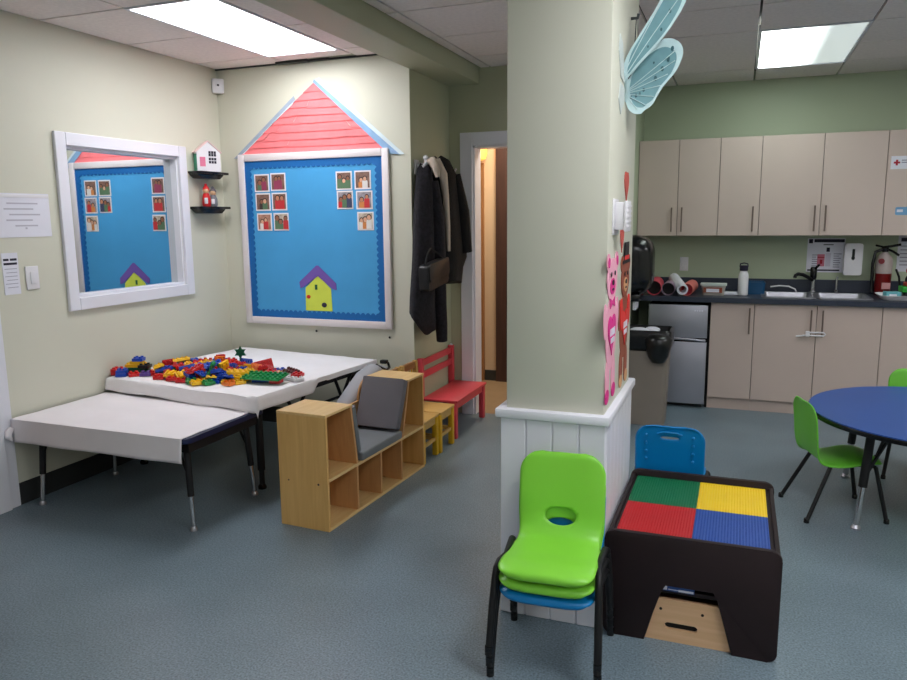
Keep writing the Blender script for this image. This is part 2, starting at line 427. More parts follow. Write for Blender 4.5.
# pillar with beadboard wainscot
b = MB(); b.box(-.803, -.432, 2.65, 3.30, .80, CZ+.03, .006); pil = struct('pillar', b, 'wall')
b = MB()
px0, px1, py0, py1 = -.822, -.418, 2.63, 3.32
b.box(px0+.008, px1-.008, py0+.008, py1-.008, 0, .80)
n = 4
for i in range(n):
    a = px0+(px1-px0)*i/n; e = px0+(px1-px0)*(i+1)/n
    b.box(a+.0015, e-.0015, py0, py0+.02, 0, .80, .004, 1); b.box(a+.0015, e-.0015, py1-.02, py1, 0, .80, .004, 1)
n = 7
for i in range(n):
    a = py0+.02+(py1-py0-.04)*i/n; e = py0+.02+(py1-py0-.04)*(i+1)/n
    b.box(px1-.02, px1, a+.0015, e-.0015, 0, .80, .004, 1); b.box(px0, px0+.02, a+.0015, e-.0015, 0, .80, .004, 1)
obj('pillar_wainscot', b, 'trim', pil, smooth=0)
b = MB(); b.box(px0-.018, px1+.012, py0-.014, py1+.014, .80, .835, .007); obj('pillar_cap', b, 'trim', pil)

# ------------------------------------------------------------------ lights
LK = 12.0
def diffuser(name, strength, part=False):
    m = emis(name, (250, 251, 255), strength)
    if part:                                  # one of the tubes behind this lens is worn out
        nt = m.node_tree; b = nt.nodes['Principled BSDF']
        tc = nt.nodes.new('ShaderNodeTexCoord'); sx = nt.nodes.new('ShaderNodeSeparateXYZ'); nt.links.new(tc.outputs['Object'], sx.inputs[0])
        r = nt.nodes.new('ShaderNodeMapRange'); r.inputs['From Min'].default_value = -.16; r.inputs['From Max'].default_value = .12
        r.inputs['To Min'].default_value = strength; r.inputs['To Max'].default_value = .5; r.interpolation_type = 'SMOOTHSTEP'
        nt.links.new(sx.outputs['X'], r.inputs['Value']); nt.links.new(r.outputs['Result'], b.inputs['Emission Strength'])
        b.inputs['Emission Color'].default_value = (*lin((238, 252, 246)), 1)
    return m
M['tube_bright'] = diffuser('fluorescent lens', LK)
M['tube_half'] = diffuser('half lit fluorescent lens', LK*.8, True)
M['tube_soft'] = diffuser('soft fluorescent lens', LK*1.15)
M['tube_weak'] = diffuser('dimmed fluorescent lens', LK*.3)  # for the unseen panel turned low to keep the floor under the tables dark
LL = ['bright fluorescent ceiling panel over the table with toy bricks', 'half dim fluorescent ceiling panel in front of the kitchen cabinets',
      'fluorescent ceiling panel near the entrance side of the left wall', 'fluorescent ceiling panel just in front of the pillar side',
      'fluorescent ceiling panel nearest the front wall', 'fluorescent ceiling panel over the round blue table side', 'fluorescent ceiling panel by the right wall']
for i, (x0, x1, y0, y1) in enumerate(LIGHTS):
    t = thing('ceiling_light', LL[i], 'light', ((x0+x1)/2, (y0+y1)/2, CZ), 0, 'fluorescent ceiling panels')
    a, e = (x1-x0)/2, (y1-y0)/2
    b = MB(); q = .018
    b.box(-a, -a+q, -e, e, -.006, .03); b.box(a-q, a, -e, e, -.006, .03); b.box(-a+q, a-q, -e, -e+q, -.006, .03); b.box(-a+q, a-q, e-q, e, -.006, .03)
    obj('frame', b, 'trim', t, smooth=0)
    b = MB(); b.box(-a+q, a-q, -e+q, e-q, .002, .012); obj('diffuser', b, ['tube_bright', 'tube_half', 'tube_weak', 'tube_soft', 'tube_soft', 'tube_soft', 'tube_soft'][i], t, smooth=0)
t = thing('wall_lamp', 'amber glowing wall lamp beyond the alcove doorway', 'lamp', (-2.26, 6.68, 2.15))
M['amber'] = emis('amber shade', (255, 176, 80), 1.3)
b = MB(); b.lathe([(.03, -.08), (.06, -.07), (.075, -.02), (.075, .06), (.05, .075)], (0, -.09, 0), 16); obj('lamp_shade', b, 'amber', t)
b = MB(); b.box(-.03, .03, -.03, 0, -.05, .05, .005); obj('base', b, 'trim', t)
lt = bpy.data.lights.new('corridor fill light', 'AREA'); lt.energy = 26; lt.size = .5; lt.color = (1, .86, .68)  # unseen area light added to brighten the corridor, has no fixture
lo = bpy.data.objects.new('corridor fill light', lt); COL.objects.link(lo); lo.location = (-1.75, 6.1, 2.48)

# ------------------------------------------------------------------ left wall things
# paper sign in a clear sleeve, notice, switch
t = thing('wall_sheet', 'large white printed sheet in a clear sleeve left of the window', 'paper', (XL, 3.01, 1.59))
b = MB(); b.box(0, .003, -.165, .165, -.118, .118); obj('sheet', b, 'sticker_white', t, smooth=0)
b = MB(); b.box(.003, .005, -.165, .165, .095, .112, .001); obj('hanging_rail', b, 'white_plastic', t, smooth=0)
b = MB()
for i, (y0, y1) in enumerate([(-.10, .09), (-.12, .06), (-.09, .1), (-.11, .05), (-.06, .08)]): b.box(.003, .0034, y0, y1, .06-.03*i, .068-.03*i)
b.box(.003, .0036, .0, .012, -.075, -.065)
obj('printed_lines', b, 'grey_ink2', t, smooth=0)['kind'] = 'stuff'
t = thing('wall_notice', 'narrow white notice with two bold heading lines beside the light switch', 'paper', (XL, 2.895, 1.278))
b = MB(); b.box(0, .003, -.048, .048, -.112, .112); obj('sheet', b, 'sticker_white', t, smooth=0)
b = MB(); b.box(.003, .0035, -.04, -.008, .07, .082); b.box(.003, .0035, .0, .04, .07, .082); b.box(.003, .0035, -.04, .04, .048, .06)
obj('heading', b, 'ink', t, smooth=0)
b = MB()
for i in range(6): b.box(.003, .0034, -.028 if i % 2 else -.038, .036, .025-.02*i, .028-.02*i)
obj('printed_lines', b, 'grey_ink', t, smooth=0)['kind'] = 'stuff'
t = thing('light_switch', 'white light switch plate on the wall below the large printed sheet', 'switch', (XL, 3.02, 1.248))
b = MB(); b.box(0, .008, -.04, .04, -.064, .064, .003); obj('plate', b, 'white_plastic', t)
b = MB(); b.box(.008, .013, -.016, .016, -.034, .034, .002); obj('rocker', b, 'white_plastic', t)
# motion sensor in the corner
t = thing('motion_sensor', 'small white motion sensor high in the corner beneath the ceiling', 'sensor', (XL+.028, YB-.028, 2.525), PI/4)
b = MB(); b.box(-.042, .042, -.03, .005, -.052, .052, .008); obj('body', b, 'white_plastic', t)
b = MB(); b.sphere((0, -.03, .005), .008); obj('lens', b, 'ink', t)
# two black corner shelves
for z, lab in ((1.895, 'upper small black wall shelf with a toy house on it'), (1.648, 'lower small black wall shelf holding two figurines')):
    t = thing('wall_shelf', lab, 'shelf', (XL, 4.50, z), 0, 'black shelves by the corner')
    b = MB(); b.box(0, .115, -.155, .155, -.014, .004, .003); obj('board', b, 'black_plastic', t)
    b = MB()
    b.prism([(-.145, -.014), (.145, -.014), (.125, -.03), (.10, -.045), (-.10, -.045), (-.125, -.03)], 'yz', 0, .075); obj('moulding', b, 'black_plastic', t)
t = thing('toy_house', 'little white toy house with a green end wall on the upper shelf', 'toy', (XL+.075, 4.47, 1.8995), math.radians(58)); t.scale = (1.12, .9, 1.1)
b = MB(); b.prism([(-.075, 0), (.075, 0), (.075, .12), (0, .185), (-.075, .12)], 'xz', -.04, .04); obj('walls', b, 'white_plastic', t, smooth=0)
b = MB(); b.box(-.0765, -.075, -.036, .036, .004, .11); obj('end_wall', b, mat('teal green', (70, 160, 130), .6), t, smooth=0)
b = MB()
for s in (-1, 1): b.prism([(0, .187), (s*.084, .116), (s*.084, .122), (0, .195)], 'xz', -.046, .046)
obj('roof', b, mat('blush', (238, 206, 206), .6), t, smooth=0)
b = MB(); [b.box(x, x+.014, -.0415, -.04, z, z+.016) for x in (.0, .017, .034) for z in (.05, .07, .095, .112)]; obj('windows', b, 'ink', t, smooth=0)
b = MB(); b.box(-.058, -.022, -.0415, -.04, .03, .09); obj('door', b, mat('rosy', (220, 120, 150), .6), t, smooth=0)

def figurine(name, lab, y, body, hat, h):
    t = thing(name, lab, 'figurine', (XL+.06, y, 1.653), .6); t.scale = (.85, .85, .9)
    b = MB(); b.lathe([(.03, 0), (.036, .01), (.034, .05*h), (.024, .075*h), (.012, .08*h)], (0, 0, 0), 16); obj('body', b, body, t)
    b = MB(); b.sphere((0, 0, .092*h), .026, 1, 1, 1); obj('head', b, 'crate', t)
    b = MB(); b.sphere((0, .006, .098*h), .029, 1, 1, 1.05); b.sphere((0, 0, .125*h), .012); obj('hat', b, hat, t)
    b = MB(); b.box(-.014, .014, -.038, -.03, .02, .05*h, .004); obj('scarf', b, 'white_plastic', t)
figurine('toy_figurine', 'red figurine on the lower black shelf', 4.455, BR['red'], BR['red'], 1.35)
figurine('toy_figurine', 'grey figurine beside the red one on the lower shelf', 4.53, mat('grey toy', (120, 120, 126), .5), mat('grey toy hat', (96, 92, 98), .5), 1.2)

# ------------------------------------------------------------------ bulletin board
bx0, bx1, bz0, bz1 = -3.502, -2.268, .776, 2.03
t = thing('bulletin_board', 'white framed bulletin board covered in bright blue paper', 'board', ((bx0+bx1)/2, YB, bz0))
b = MB(); fwid = .052
b.box(bx0, bx0+fwid, YB-.03, YB, bz0, bz1, .006); b.box(bx1-fwid, bx1, YB-.03, YB, bz0, bz1, .006)
b.box(bx0+fwid, bx1-fwid, YB-.03, YB, bz0, bz0+fwid, .006); b.box(bx0+fwid, bx1-fwid, YB-.03, YB, bz1-fwid, bz1, .006)
obj('frame', b, 'frame_white', t, world=True)
ix0, ix1, iz0, iz1 = bx0+fwid, bx1-fwid, bz0+fwid, bz1-fwid
b = MB(); mid = 1.43
b.box(ix0, ix1, YB-.013, YB-.002, mid, iz1); b.box(ix0, ix1, YB-.0145, YB-.002, iz0, mid)
obj('backing_paper', b, 'field_blue', t, world=True, smooth=0)
b = MB()
def scallop(L, w, a, n):
    return [(L*i/(n*8), w-a*(1-abs(math.sin(PI*i/8)))) for i in range(n*8+1)]
bw, amp = .058, .016
yb0, yb1 = YB-.018, YB-.0148
Lx, Lz = ix1-ix0, iz1-iz0
p = scallop(Lx, bw, amp, 28)
b.prism([(ix0, iz0)]+[(ix0+u, iz0+v) for u, v in p]+[(ix1, iz0)], 'xz', yb0, yb1)
b.prism([(ix0, iz1)]+[(ix0+u, iz1-v) for u, v in p]+[(ix1, iz1)], 'xz', yb0, yb1)
q = scallop(Lz-2*.03, bw, amp, 26)
b.prism([(ix0, iz0+.03)]+[(ix0+v, iz0+.03+u) for u, v in q]+[(ix0, iz1-.03)], 'xz', yb0-.001, yb1-.001)
b.prism([(ix1, iz0+.03)]+[(ix1-v, iz0+.03+u) for u, v in q]+[(ix1, iz1-.03)], 'xz', yb0-.001, yb1-.001)
obj('scalloped_border', b, 'border_blue', t, world=True, smooth=0)
for x, z, w_ in ((-2.90, .735, 'below the middle of the blue board'), (-2.30, .715, 'below the corner of the blue board nearest the coats')):
    b = MB(); b.lathe([(.005, 0), (.009, -.006), (.006, -.012)], (0, 0, 0), 10, 'y'); o = obj('wall_screw', b, 'black_metal', None); o.location = (x, YB, z); tag(o, 'small dark screw in the wall '+w_, 'screw', 'screws under the board')
# pinned snapshots
SK = [mat('skin tone', c, .6) for c in ((222, 170, 140), (190, 130, 100), (150, 98, 74))]
CL = [mat('print colour', c, .6) for c in ((196, 50, 56), (60, 66, 96), (226, 222, 220), (150, 60, 90), (60, 52, 50), (206, 130, 70), (90, 120, 90))]
HR = mat('dark hair', (44, 30, 28), .6)
PB = [mat('print background', c, .6, var=.35, scale=30) for c in ((176, 130, 110), (150, 142, 150), (190, 176, 160), (128, 96, 84))]
spots = [(-3.308, 1.82, 'top row, first in the cluster nearer the corner shelves'), (-3.167, 1.825, 'top row, second in the cluster nearer the corner shelves'),
         (-3.305, 1.683, 'middle row, first in the cluster nearer the corner shelves'), (-3.163, 1.684, 'middle row, second in the cluster nearer the corner shelves'),
         (-3.30, 1.537, 'bottom row, first in the cluster nearer the corner shelves'), (-3.155, 1.538, 'bottom row, second in the cluster nearer the corner shelves'),
         (-2.622, 1.82, 'top row, first in the cluster nearer the coats'), (-2.474, 1.821, 'top row, second in the cluster nearer the coats'),
         (-2.618, 1.686, 'middle row, first in the cluster nearer the coats'), (-2.465, 1.683, 'middle row, second in the cluster nearer the coats'),
         (-2.46, 1.537, 'alone in the bottom row of the cluster nearer the coats')]
rg = random.Random(3)
for x, z, where in spots:
    t = thing('pinned_photograph', 'small square family snapshot, ' + where, 'photograph', (x, YB-.0145, z), 0, 'snapshots pinned on the blue board')
    b = MB(); b.box(-.064, .064, -.002, 0, -.064, .064); obj('white_border', b, 'paper', t, smooth=0)
    b = MB(); b.mi = 0; b.box(-.054, .054, -.003, -.002, -.054, .054)
    k = rg.choice([2, 2, 3]); 
    for i in range(k):
        cx = (i-(k-1)/2)*.034+rg.uniform(-.006, .006); hz = rg.uniform(-.002, .026); rr = rg.uniform(.011, .016)
        d = -.0034-.0006*i
        b.mi = rg.choice([4, 5, 6, 7]); b.prism(rrect(cx-.021, cx+.021, -.054, hz-.008, [0, 0, .014, .014], 4), 'xz', d, -.003)
        b.mi = 3; b.prism([(cx+1.35*rr*math.cos(a), hz+.003+1.4*rr*math.sin(a)) for a in [j*PI/6 for j in range(12)]], 'xz', d-.0003, -.003)
        b.mi = rg.choice([1, 2]); b.prism([(cx+rr*math.cos(a), hz+rr*1.15*math.sin(a)) for a in [j*PI/6 for j in range(12)]], 'xz', d-.0006, -.003)
    cs = rg.sample(CL, 4)
    obj('print', b, [rg.choice(PB), rg.choice(SK), rg.choice(SK), HR]+cs, t, smooth=0)
# little paper house on the board
hx = -2.862
t = thing('paper_house', 'small lime paper house with a purple roof on the blue board', 'paper craft', (hx, YB-.0145, .888)); t.scale = (1, 1, .82)
b = MB(); b.prism([(-.113, 0), (.111, 0), (.105, .2), (0, .315), (-.108, .205)], 'xz', -.004, -.001); obj('walls', b, 'lime_paper', t, smooth=0)
b = MB(); b.prism([(-.15, .2), (-.158, .255), (-.01, .405), (.006, .405), (.15, .25), (.152, .19), (.12, .20), (0, .312), (-.12, .215)], 'xz', -.007, -.004); obj('roof', b, 'purple_paper', t, smooth=0)
b = MB(); b.sphere((-.085, -.005, .125), .017, 1, .15, 1); obj('red_flower', b, 'red_paper', t)
b = MB(); b.sphere((.045, -.005, .055), .022, 1, .15, 1); obj('patterned_dot', b, 'ink', t)
b = MB(); b.box(-.028, -.008, -.006, -.004, .19, .235); obj('tag', b, 'leaf_green', t, smooth=0)
# salmon paper roof above the board
t = thing('paper_roof', 'salmon paper roof with shingle strips above the blue board', 'paper craft', (-2.86, YB, 2.03))
b = MB(); rows = 9
A, L0, R0 = (-2.845, 2.50), (-3.475, 2.03), (-2.30, 2.03)
rg = random.Random(5)
def edge(z, s):
    u = (z-2.03)/(A[1]-2.03); e = L0 if s < 0 else R0
    return e[0]+(A[0]-e[0])*u
for i in range(rows):
    z0 = 2.03+(A[1]-2.03)*i/rows-.012*(i > 0); z1 = min(A[1], 2.03+(A[1]-2.03)*(i+1)/rows+.004)
    xa, xb = edge(z0, -1), edge(z0, 1); ya, yc = edge(z1, -1), edge(z1, 1)
    n = max(2, int((xb-xa)/.17)); cuts = [0]+sorted(rg.uniform(.05, .95) for _ in range(n-1))+[1]
    for j in range(len(cuts)-1):
        u0, u1 = cuts[j], cuts[j+1]; j0, j1 = rg.uniform(-.006, .006), rg.uniform(-.006, .006)
        pts = [(xa+(xb-xa)*u0, YB-.0085-rg.uniform(0, .003), z0+j0*(i > 0)), (xa+(xb-xa)*u1, YB-.0085-rg.uniform(0, .003), z0+j1*(i > 0)), (ya+(yc-ya)*u1, YB-.002, z1), (ya+(yc-ya)*u0, YB-.002, z1)]
        V = [b.bm.verts.new(q_) for q_ in pts]+[b.bm.verts.new((q_[0], q_[1]+.0015, q_[2])) for q_ in pts]
        for q_ in ((0, 1, 2, 3), (7, 6, 5, 4), (0, 4, 5, 1), (1, 5, 6, 2), (2, 6, 7, 3), (3, 7, 4, 0)): b.bm.faces.new([V[w_] for w_ in q_])
obj('shingle_strips', b, 'salmon', t, world=True, smooth=0)
def strip(pts, name, m, y0, y1):
    b = MB(); b.prism(pts, 'xz', y0, y1); obj(name, b, m, t, world=True, smooth=0)
strip([(-3.55, 2.005), (-3.50, 2.005), (-3.0, 2.385), (-3.01, 2.42)], 'edge_strip', 'grey_strip', YB-.006, YB-.003)
strip([(-3.50, 2.005), (-3.475, 2.03), (-2.99, 2.395), (-3.0, 2.385)], 'edge_strip', 'white_strip', YB-.009, YB-.002)
strip([(-2.835, 2.52), (-2.80, 2.53), (-2.155, 1.985), (-2.20, 1.98)], 'edge_strip', 'white_strip', YB-.005, YB-.002)
strip([(-2.845, 2.50), (-2.835, 2.52), (-2.19, 1.985), (-2.27, 1.99)], 'edge_strip', 'pale_blue_strip', YB-.013, YB-.0105)
strip([(-3.30, 2.163), (-3.33, 2.14), (-3.02, 2.36), (-2.995, 2.39)], 'edge_strip', 'white_strip', YB-.0135, YB-.0125)

# ------------------------------------------------------------------ sheet covered tables
rg = random.Random(11)
def table_leg(t, x, y, dx, dy, z, hi, chrome='chrome', r=.017, glide='steel'):
    b = MB(); b.tube([(x, y, z), (x+dx*hi, y+dy*hi, z*(1-hi))], r, 12); l = obj('leg', b, 'black_metal', t)
    b = MB(); b.tube([(x+dx*hi, y+dy*hi, z*(1-hi)), (x+dx*.97, y+dy*.97, z*.03)], r*.72, 12); obj('chrome_extension', b, chrome, l)
    b = MB(); b.lathe([(r*1.1, 0), (r*1.15, z*.02), (r*.7, z*.05)], (x+dx, y+dy, 0), 12); obj('foot_glide', b, glide, l)
    return l
# low table in front
lx0, lx1, ly0, ly1, lz = -3.635, -2.475, 2.79, 3.45, .496
t = thing('activity_table', 'low table with dark adjustable legs under white paper, against the left wall', 'table', ((lx0+lx1)/2, (ly0+ly1)/2, 0), 0, 'sheet covered tables')
b = MB(); b.prism(rrect(lx0, lx1, ly0, ly1, .04), 'xy', lz-.028, lz, .004); obj('tabletop', b, 'navy_edge', t, world=True)
b = MB()
for (a0, a1, c0, c1) in ((lx0+.07, lx1-.03, ly0+.05, ly0+.065), (lx0+.07, lx1-.03, ly1-.065, ly1-.05), (lx1-.045, lx1-.03, ly0+.065, ly1-.065), (lx0+.07, lx0+.085, ly0+.065, ly1-.065)): b.box(a0, a1, c0, c1, lz-.085, lz-.028)
obj('apron', b, 'black_metal', t, world=True, smooth=0)
T0 = Vector(t.location)
for x, y, dx, dy in ((lx1-.075, ly0+.085, .035, -.025), (lx0+.11, ly0+.085, -.03, -.025), (lx1-.075, ly1-.10, .03, .02), (lx0+.11, ly1-.10, -.03, .02)):
    table_leg(t, x-T0.x, y-T0.y, dx, dy, lz-.028, .62)
    b = MB(); b.tube([(x-T0.x+dx*.45, y-T0.y+dy*.45, lz*.55), (x-T0.x-.07*(1 if dx > 0 else -1), y-T0.y, lz-.05)], .007, 8); obj('leg_brace', b, 'black_metal', t)
# white paper on it: lies flat, hangs over the front edge
def drape(nx, ny, fn):
    return [[fn(i/nx, j/ny) for j in range(ny+1)] for i in range(nx+1)]
def paper_fn(u, v):
    x = lx0-.012+(lx1-.02-lx0+.012)*u+.012*(v-.5)*(u-.4)
    L = (ly1-ly0+.005)+.128; s = L*v
    if s < .128:
        d = .128-s
        return (x+.004*math.sin(9*x+d*20)-.02*d*(u > .97), ly0-.006-.10*d*.25-.004*math.sin(13*x)*d*8, lz+.004-d)
    y = ly0-.006+(s-.128)
    return (x, y, lz+.004+.0012*math.sin(17*x+5*y)+.001*math.sin(31*y+3*x)-.003*max(0, 1-(s-.128)/.015))
b = MB(); b.grid(drape(60, 50, paper_fn))
b.tube([(lx0-.005, ly0-.012, lz-.045), (lx0-.008, ly0-.03, lz-.065), (lx0+.005, ly0-.045, lz-.085), (lx0+.012, ly0-.03, lz-.108)], [.012, .02, .016, .006], 10)
o = obj('table_paper', b, 'paper', None, smooth=60, solid=.002); tag(o, 'white paper sheet covering the low table, hanging over its front', 'table cover')
# bigger table behind
HCX, HCY, HROT = -2.978, 3.985, math.radians(-6)
hx0, hx1, hy0, hy1, hz = HCX-.598, HCX+.598, HCY-.585, HCY+.585, .586
t = thing('activity_table', 'larger table in the corner under a white sheet heaped with toy bricks', 'table', ((hx0+hx1)/2, (hy0+hy1)/2, 0), 0, 'sheet covered tables')
b = MB(); b.prism(rrect(hx0, hx1, hy0, hy1, .05), 'xy', hz-.028, hz, .004); obj('tabletop', b, 'navy_edge', t, world=True)
b = MB()
for (a0, a1, c0, c1) in ((hx0+.05, hx1-.05, hy0+.05, hy0+.065), (hx0+.05, hx1-.05, hy1-.065, hy1-.05), (hx1-.065, hx1-.05, hy0+.065, hy1-.065), (hx0+.05, hx0+.065, hy0+.065, hy1-.065)): b.box(a0, a1, c0, c1, hz-.075, hz-.028)
obj('apron', b, 'black_metal', t, world=True, smooth=0)
T0 = Vector(t.location)
for x, y, dx, dy in ((hx1-.13, hy0+.14, .02, -.02), (hx0+.10, hy0+.16, -.02, -.02), (hx1-.10, hy1-.12, .02, .02), (hx0+.10, hy1-.12, -.02, .02)):
    table_leg(t, x-T0.x, y-T0.y, dx, dy, hz-.028, .8, 'black_metal', .022, 'black_plastic')
t.rotation_euler = (0, 0, HROT)
for y0, y1 in ((3.68, 3.78), (3.92, 3.80), (4.18, 4.26), (4.38, 4.28)):
    b = MB(); b.tube([(hx1-.055-T0.x, y0-T0.y, hz-.04), (hx1-.06-T0.x, y1-T0.y, hz-.19)], .011, 8); obj('leg_brace', b, 'black_metal', t)
b = MB(); b.tube([(hx1-.06-T0.x, 3.66-T0.y, hz-.19), (hx1-.06-T0.x, 4.40-T0.y, hz-.19)], .010, 8); obj('leg_brace', b, 'black_metal', t)
def sheet_fn(u, v):
    x0, x1, y0, y1 = hx0-.01, hx1+.006, hy0-.012, hy1+.015
    FD = .078+.022*u+.005*math.sin(14*u)
    yv = y0-FD+(y1-y0+FD)*v
    dr = .085-.05*max(0, min(1, (yv-3.86)/.06))
    if yv > 4.0: dr = .04
    DRM = .085
    xv = x0+(x1-x0+DRM)*u
    if xv > x1: xv = x1+(xv-x1)*dr/DRM
    dx_ = max(0, xv-x1); dy_ = max(0, y0-yv)
    x, y, z = min(xv, x1), max(yv, y0), hz+.005
    d = math.hypot(dx_, dy_)*(.95 if dx_*dy_ else 1)
    fall = max(0, d-.008)
    z -= fall
    if d > 0:
        nx_, ny_ = (dx_/d, -dy_/d)
        o_ = min(d, .008)+.004*math.sin(26*y+4*x)*fall*12*(dx_ > 0)+.004*math.sin(22*x)*fall*10*(dy_ > 0)+fall*.14
        x += nx_*o_; y += ny_*o_
    else:
        z += .0025*math.sin(7*x+11*y)*math.sin(5*y-3*x)+.0012*math.sin(29*x+13*y)
        e_ = max(0, 1-(x1-x)/.03)+max(0, 1-(y-y0)/.03); z -= .003*min(1, e_)
    return (x, y, z)
b = MB(); b.grid(drape(80, 80, sheet_fn)); bmesh.ops.translate(b.bm, verts=b.bm.verts[:], vec=(-HCX, -HCY, 0))
o = obj('table_sheet', b, 'white_fabric', None, smooth=60, solid=.003); tag(o, 'white fabric sheet draped over the larger corner table', 'table cover'); o.location = (HCX, HCY, 0); o.rotation_euler = (0, 0, HROT)
SZ = hz+.0105

# ------------------------------------------------------------------ toy bricks
BM_ = {}
def brick_mesh(nx, ny, h=.0192, u=.016, stud=True):
    key = (nx, ny, h)
    if key in BM_: return BM_[key]
    b = MB(); a, c = nx*u*2/2, ny*u*2/2
    b.box(-a, a, -c, c, 0, h*2, .0012, 1)
    for i in range(nx):
        for j in range(ny):
            b.lathe([(.0095, 0), (.0095, .0085), (.008, .0098)], (-a+u*(2*i+1), -c+u*(2*j+1), h*2), 8)
    bmesh.ops.recalc_face_normals(b.bm, faces=b.bm.faces[:])
    me = bpy.data.meshes.new('toy_brick'); b.bm.to_mesh(me); b.bm.free()
    me.materials.append(BR['red']); BM_[key] = me
    return me
WN = {1: 'one', 2: 'two', 3: 'three', 4: 'four', 6: 'six', 8: 'eight'}
def brick(nx, ny, colour, loc, rot=(0, 0, 0), label=None, group='loose toy bricks heaped on the sheet', h=.0096, m=None):
    me = brick_mesh(nx, ny, h)
    o = bpy.data.objects.new('toy_brick', me); COL.objects.link(o)
    o.location = loc; o.rotation_euler = rot
    o.material_slots[0].link = 'OBJECT'; o.material_slots[0].material = m or BR[colour]
    tag(o, label or '%s toy brick, %s by %s studs, loose in the heap on the sheet covered table' % (colour, WN[ny], WN[nx]), 'toy brick', group)
    return o
rg = random.Random(21)
HC, HA, HB = (-3.01, 3.70), .47, .24
cols = ['red']*10+['yellow']*8+['blue']*5+['green']*3+['orange']
placed = []
def hgt(x, y, r):
    return max([p[2]+p[3] for p in placed if math.hypot(p[0]-x, p[1]-y) < (p[4]+r)*.72] or [0])
for layer, count, zmax in ((0, 62, .001), (1, 62, .042), (2, 34, .062)):
    done = tries = 0
    while done < count and tries < 4000:
        tries += 1
        a = rg.uniform(0, 2*PI); q = math.sqrt(rg.random())*(1, .86, .66)[layer]
        x, y = HC[0]+HA*q*math.cos(a), HC[1]+HB*q*math.sin(a)
        if x > -2.72 and y < 3.68 or math.hypot(x+2.97, y-3.90) < .06: continue
        nx, ny = rg.choice([(2, 2), (2, 2), (4, 2), (4, 2), (3, 2), (2, 1)])
        h = .0096 if rg.random() < .75 else .0048
        r = .016*math.hypot(nx, ny)*.8
        z = hgt(x, y, r)
        if z > zmax or (layer and z == 0): continue
        flip = rg.random() < .22 and layer > 0
        tilt = rg.uniform(-.45, .45) if layer else 0
        rot = (tilt+(PI/2 if flip else 0), rg.uniform(-.3, .3) if layer else 0, rg.uniform(0, PI))
        brick(nx, ny, rg.choice(cols), (x, y, SZ+z+(.45*ny*.032 if flip else abs(tilt)*.02)+.0005), rot, h=h)
        placed.append((x, y, z, (ny*.028 if flip else h*2+.002), r)); done += 1
G = 'toy bricks by the wall end of the sheet'
def solo(nx, ny, c, x, y, z, rz, lab, h=.0096, tilt=0, m=None):
    brick(nx, ny, c, (x, y, SZ+z), (tilt, 0, rz), lab, G, h, m)
solo(2, 2, 'red', -3.635, 3.535, 0, .4, 'red toy brick at the wall end of the sheet beside the blue one')
solo(2, 2, 'blue', -3.570, 3.505, 0, .45, 'blue toy brick at the wall end of the sheet beside the red one')
solo(2, 2, 'blue', -3.575, 3.51, .0195, .6, 'blue toy brick stacked on the blue one at the wall end')
solo(2, 2, 'red', -3.632, 3.533, .0195, .3, 'red toy brick stacked on the red one at the wall end')
solo(2, 2, 'red', -3.500, 3.53, 0, .9, 'red toy brick between the wall end and the small brick tower')
solo(4, 2, 'green', -3.540, 3.62, 0, .3, 'dark green long brick at the base of the small brick tower', m=M['leaf_green'])
solo(2, 2, 'black', -3.485, 3.61, .039, .3, 'black square brick low on the small brick tower')
solo(4, 2, 'green', -3.545, 3.625, .0195, .5, 'dark green long brick second from the base of the small brick tower', m=M['leaf_green'])
solo(4, 2, 'yellow', -3.555, 3.615, .039, .3, 'yellow long brick in the middle of the small brick tower')
solo(2, 2, 'yellow', -3.550, 3.617, .0585, .1, 'yellow square brick high on the small brick tower')
solo(2, 2, 'blue', -3.540, 3.62, .078, .4, 'blue square brick topping the small brick tower')
solo(2, 2, 'purple', -3.440, 3.565, 0, .6, 'purple square brick at the foot of the small brick tower')
G = 'toy bricks around the green base plate'
solo(8, 4, 'green', -2.60, 3.63, .034, .1, 'large flat green plate propped on the front of the brick heap', .0045, .12)
solo(4, 2, 'blue', -2.63, 3.66, 0, .4, 'blue brick under the large flat green plate'); solo(2, 2, 'red', -2.53, 3.645, 0, .2, 'red brick under the large flat green plate')
solo(4, 2, 'red', -2.60, 3.83, 0, .3, 'red long brick just behind the large green plate'); solo(4, 2, 'brown', -2.545, 3.83, .0195, -.5, 'dark brown long brick leaning behind the green plate', tilt=.3)
solo(8, 2, 'white', -2.535, 3.765, 0, -.35, 'pale long brick lying along the end of the green plate', m=BR['white']); solo(2, 2, 'red', -2.455, 3.76, .0195, .2, 'red square brick on the pale long brick nearest the table end')
solo(4, 2, 'blue', -2.70, 3.89, 0, .8, 'blue long brick behind the green plate near the star topped tower'); solo(2, 2, 'purple', -2.655, 3.80, 0, .1, 'purple square brick beside the green plate')
# green star topped stalk
t = thing('toy_flower', 'green star shaped toy flower standing up at the back of the heap', 'toy', (-2.97, 3.90, SZ), .35)
b = MB(); b.box(-.032, .032, -.032, .032, 0, .019, .001); b.box(-.016, .016, -.016, .016, .019, .06, .001); obj('base', b, BR['green'], t)
b = MB(); b.tube([(0, 0, .06), (0, 0, .10)], .007, 8); obj('stalk', b, 'leaf_green', t)
b = MB(); pts = []
for i in range(12):
    a = PI/2+i*PI/6; r_ = .042 if i % 2 == 0 else .02; pts.append((r_*math.cos(a), .115+r_*math.sin(a)))
b.prism(pts, 'xz', -.008, .008, .002); obj('star', b, 'leaf_green', t)

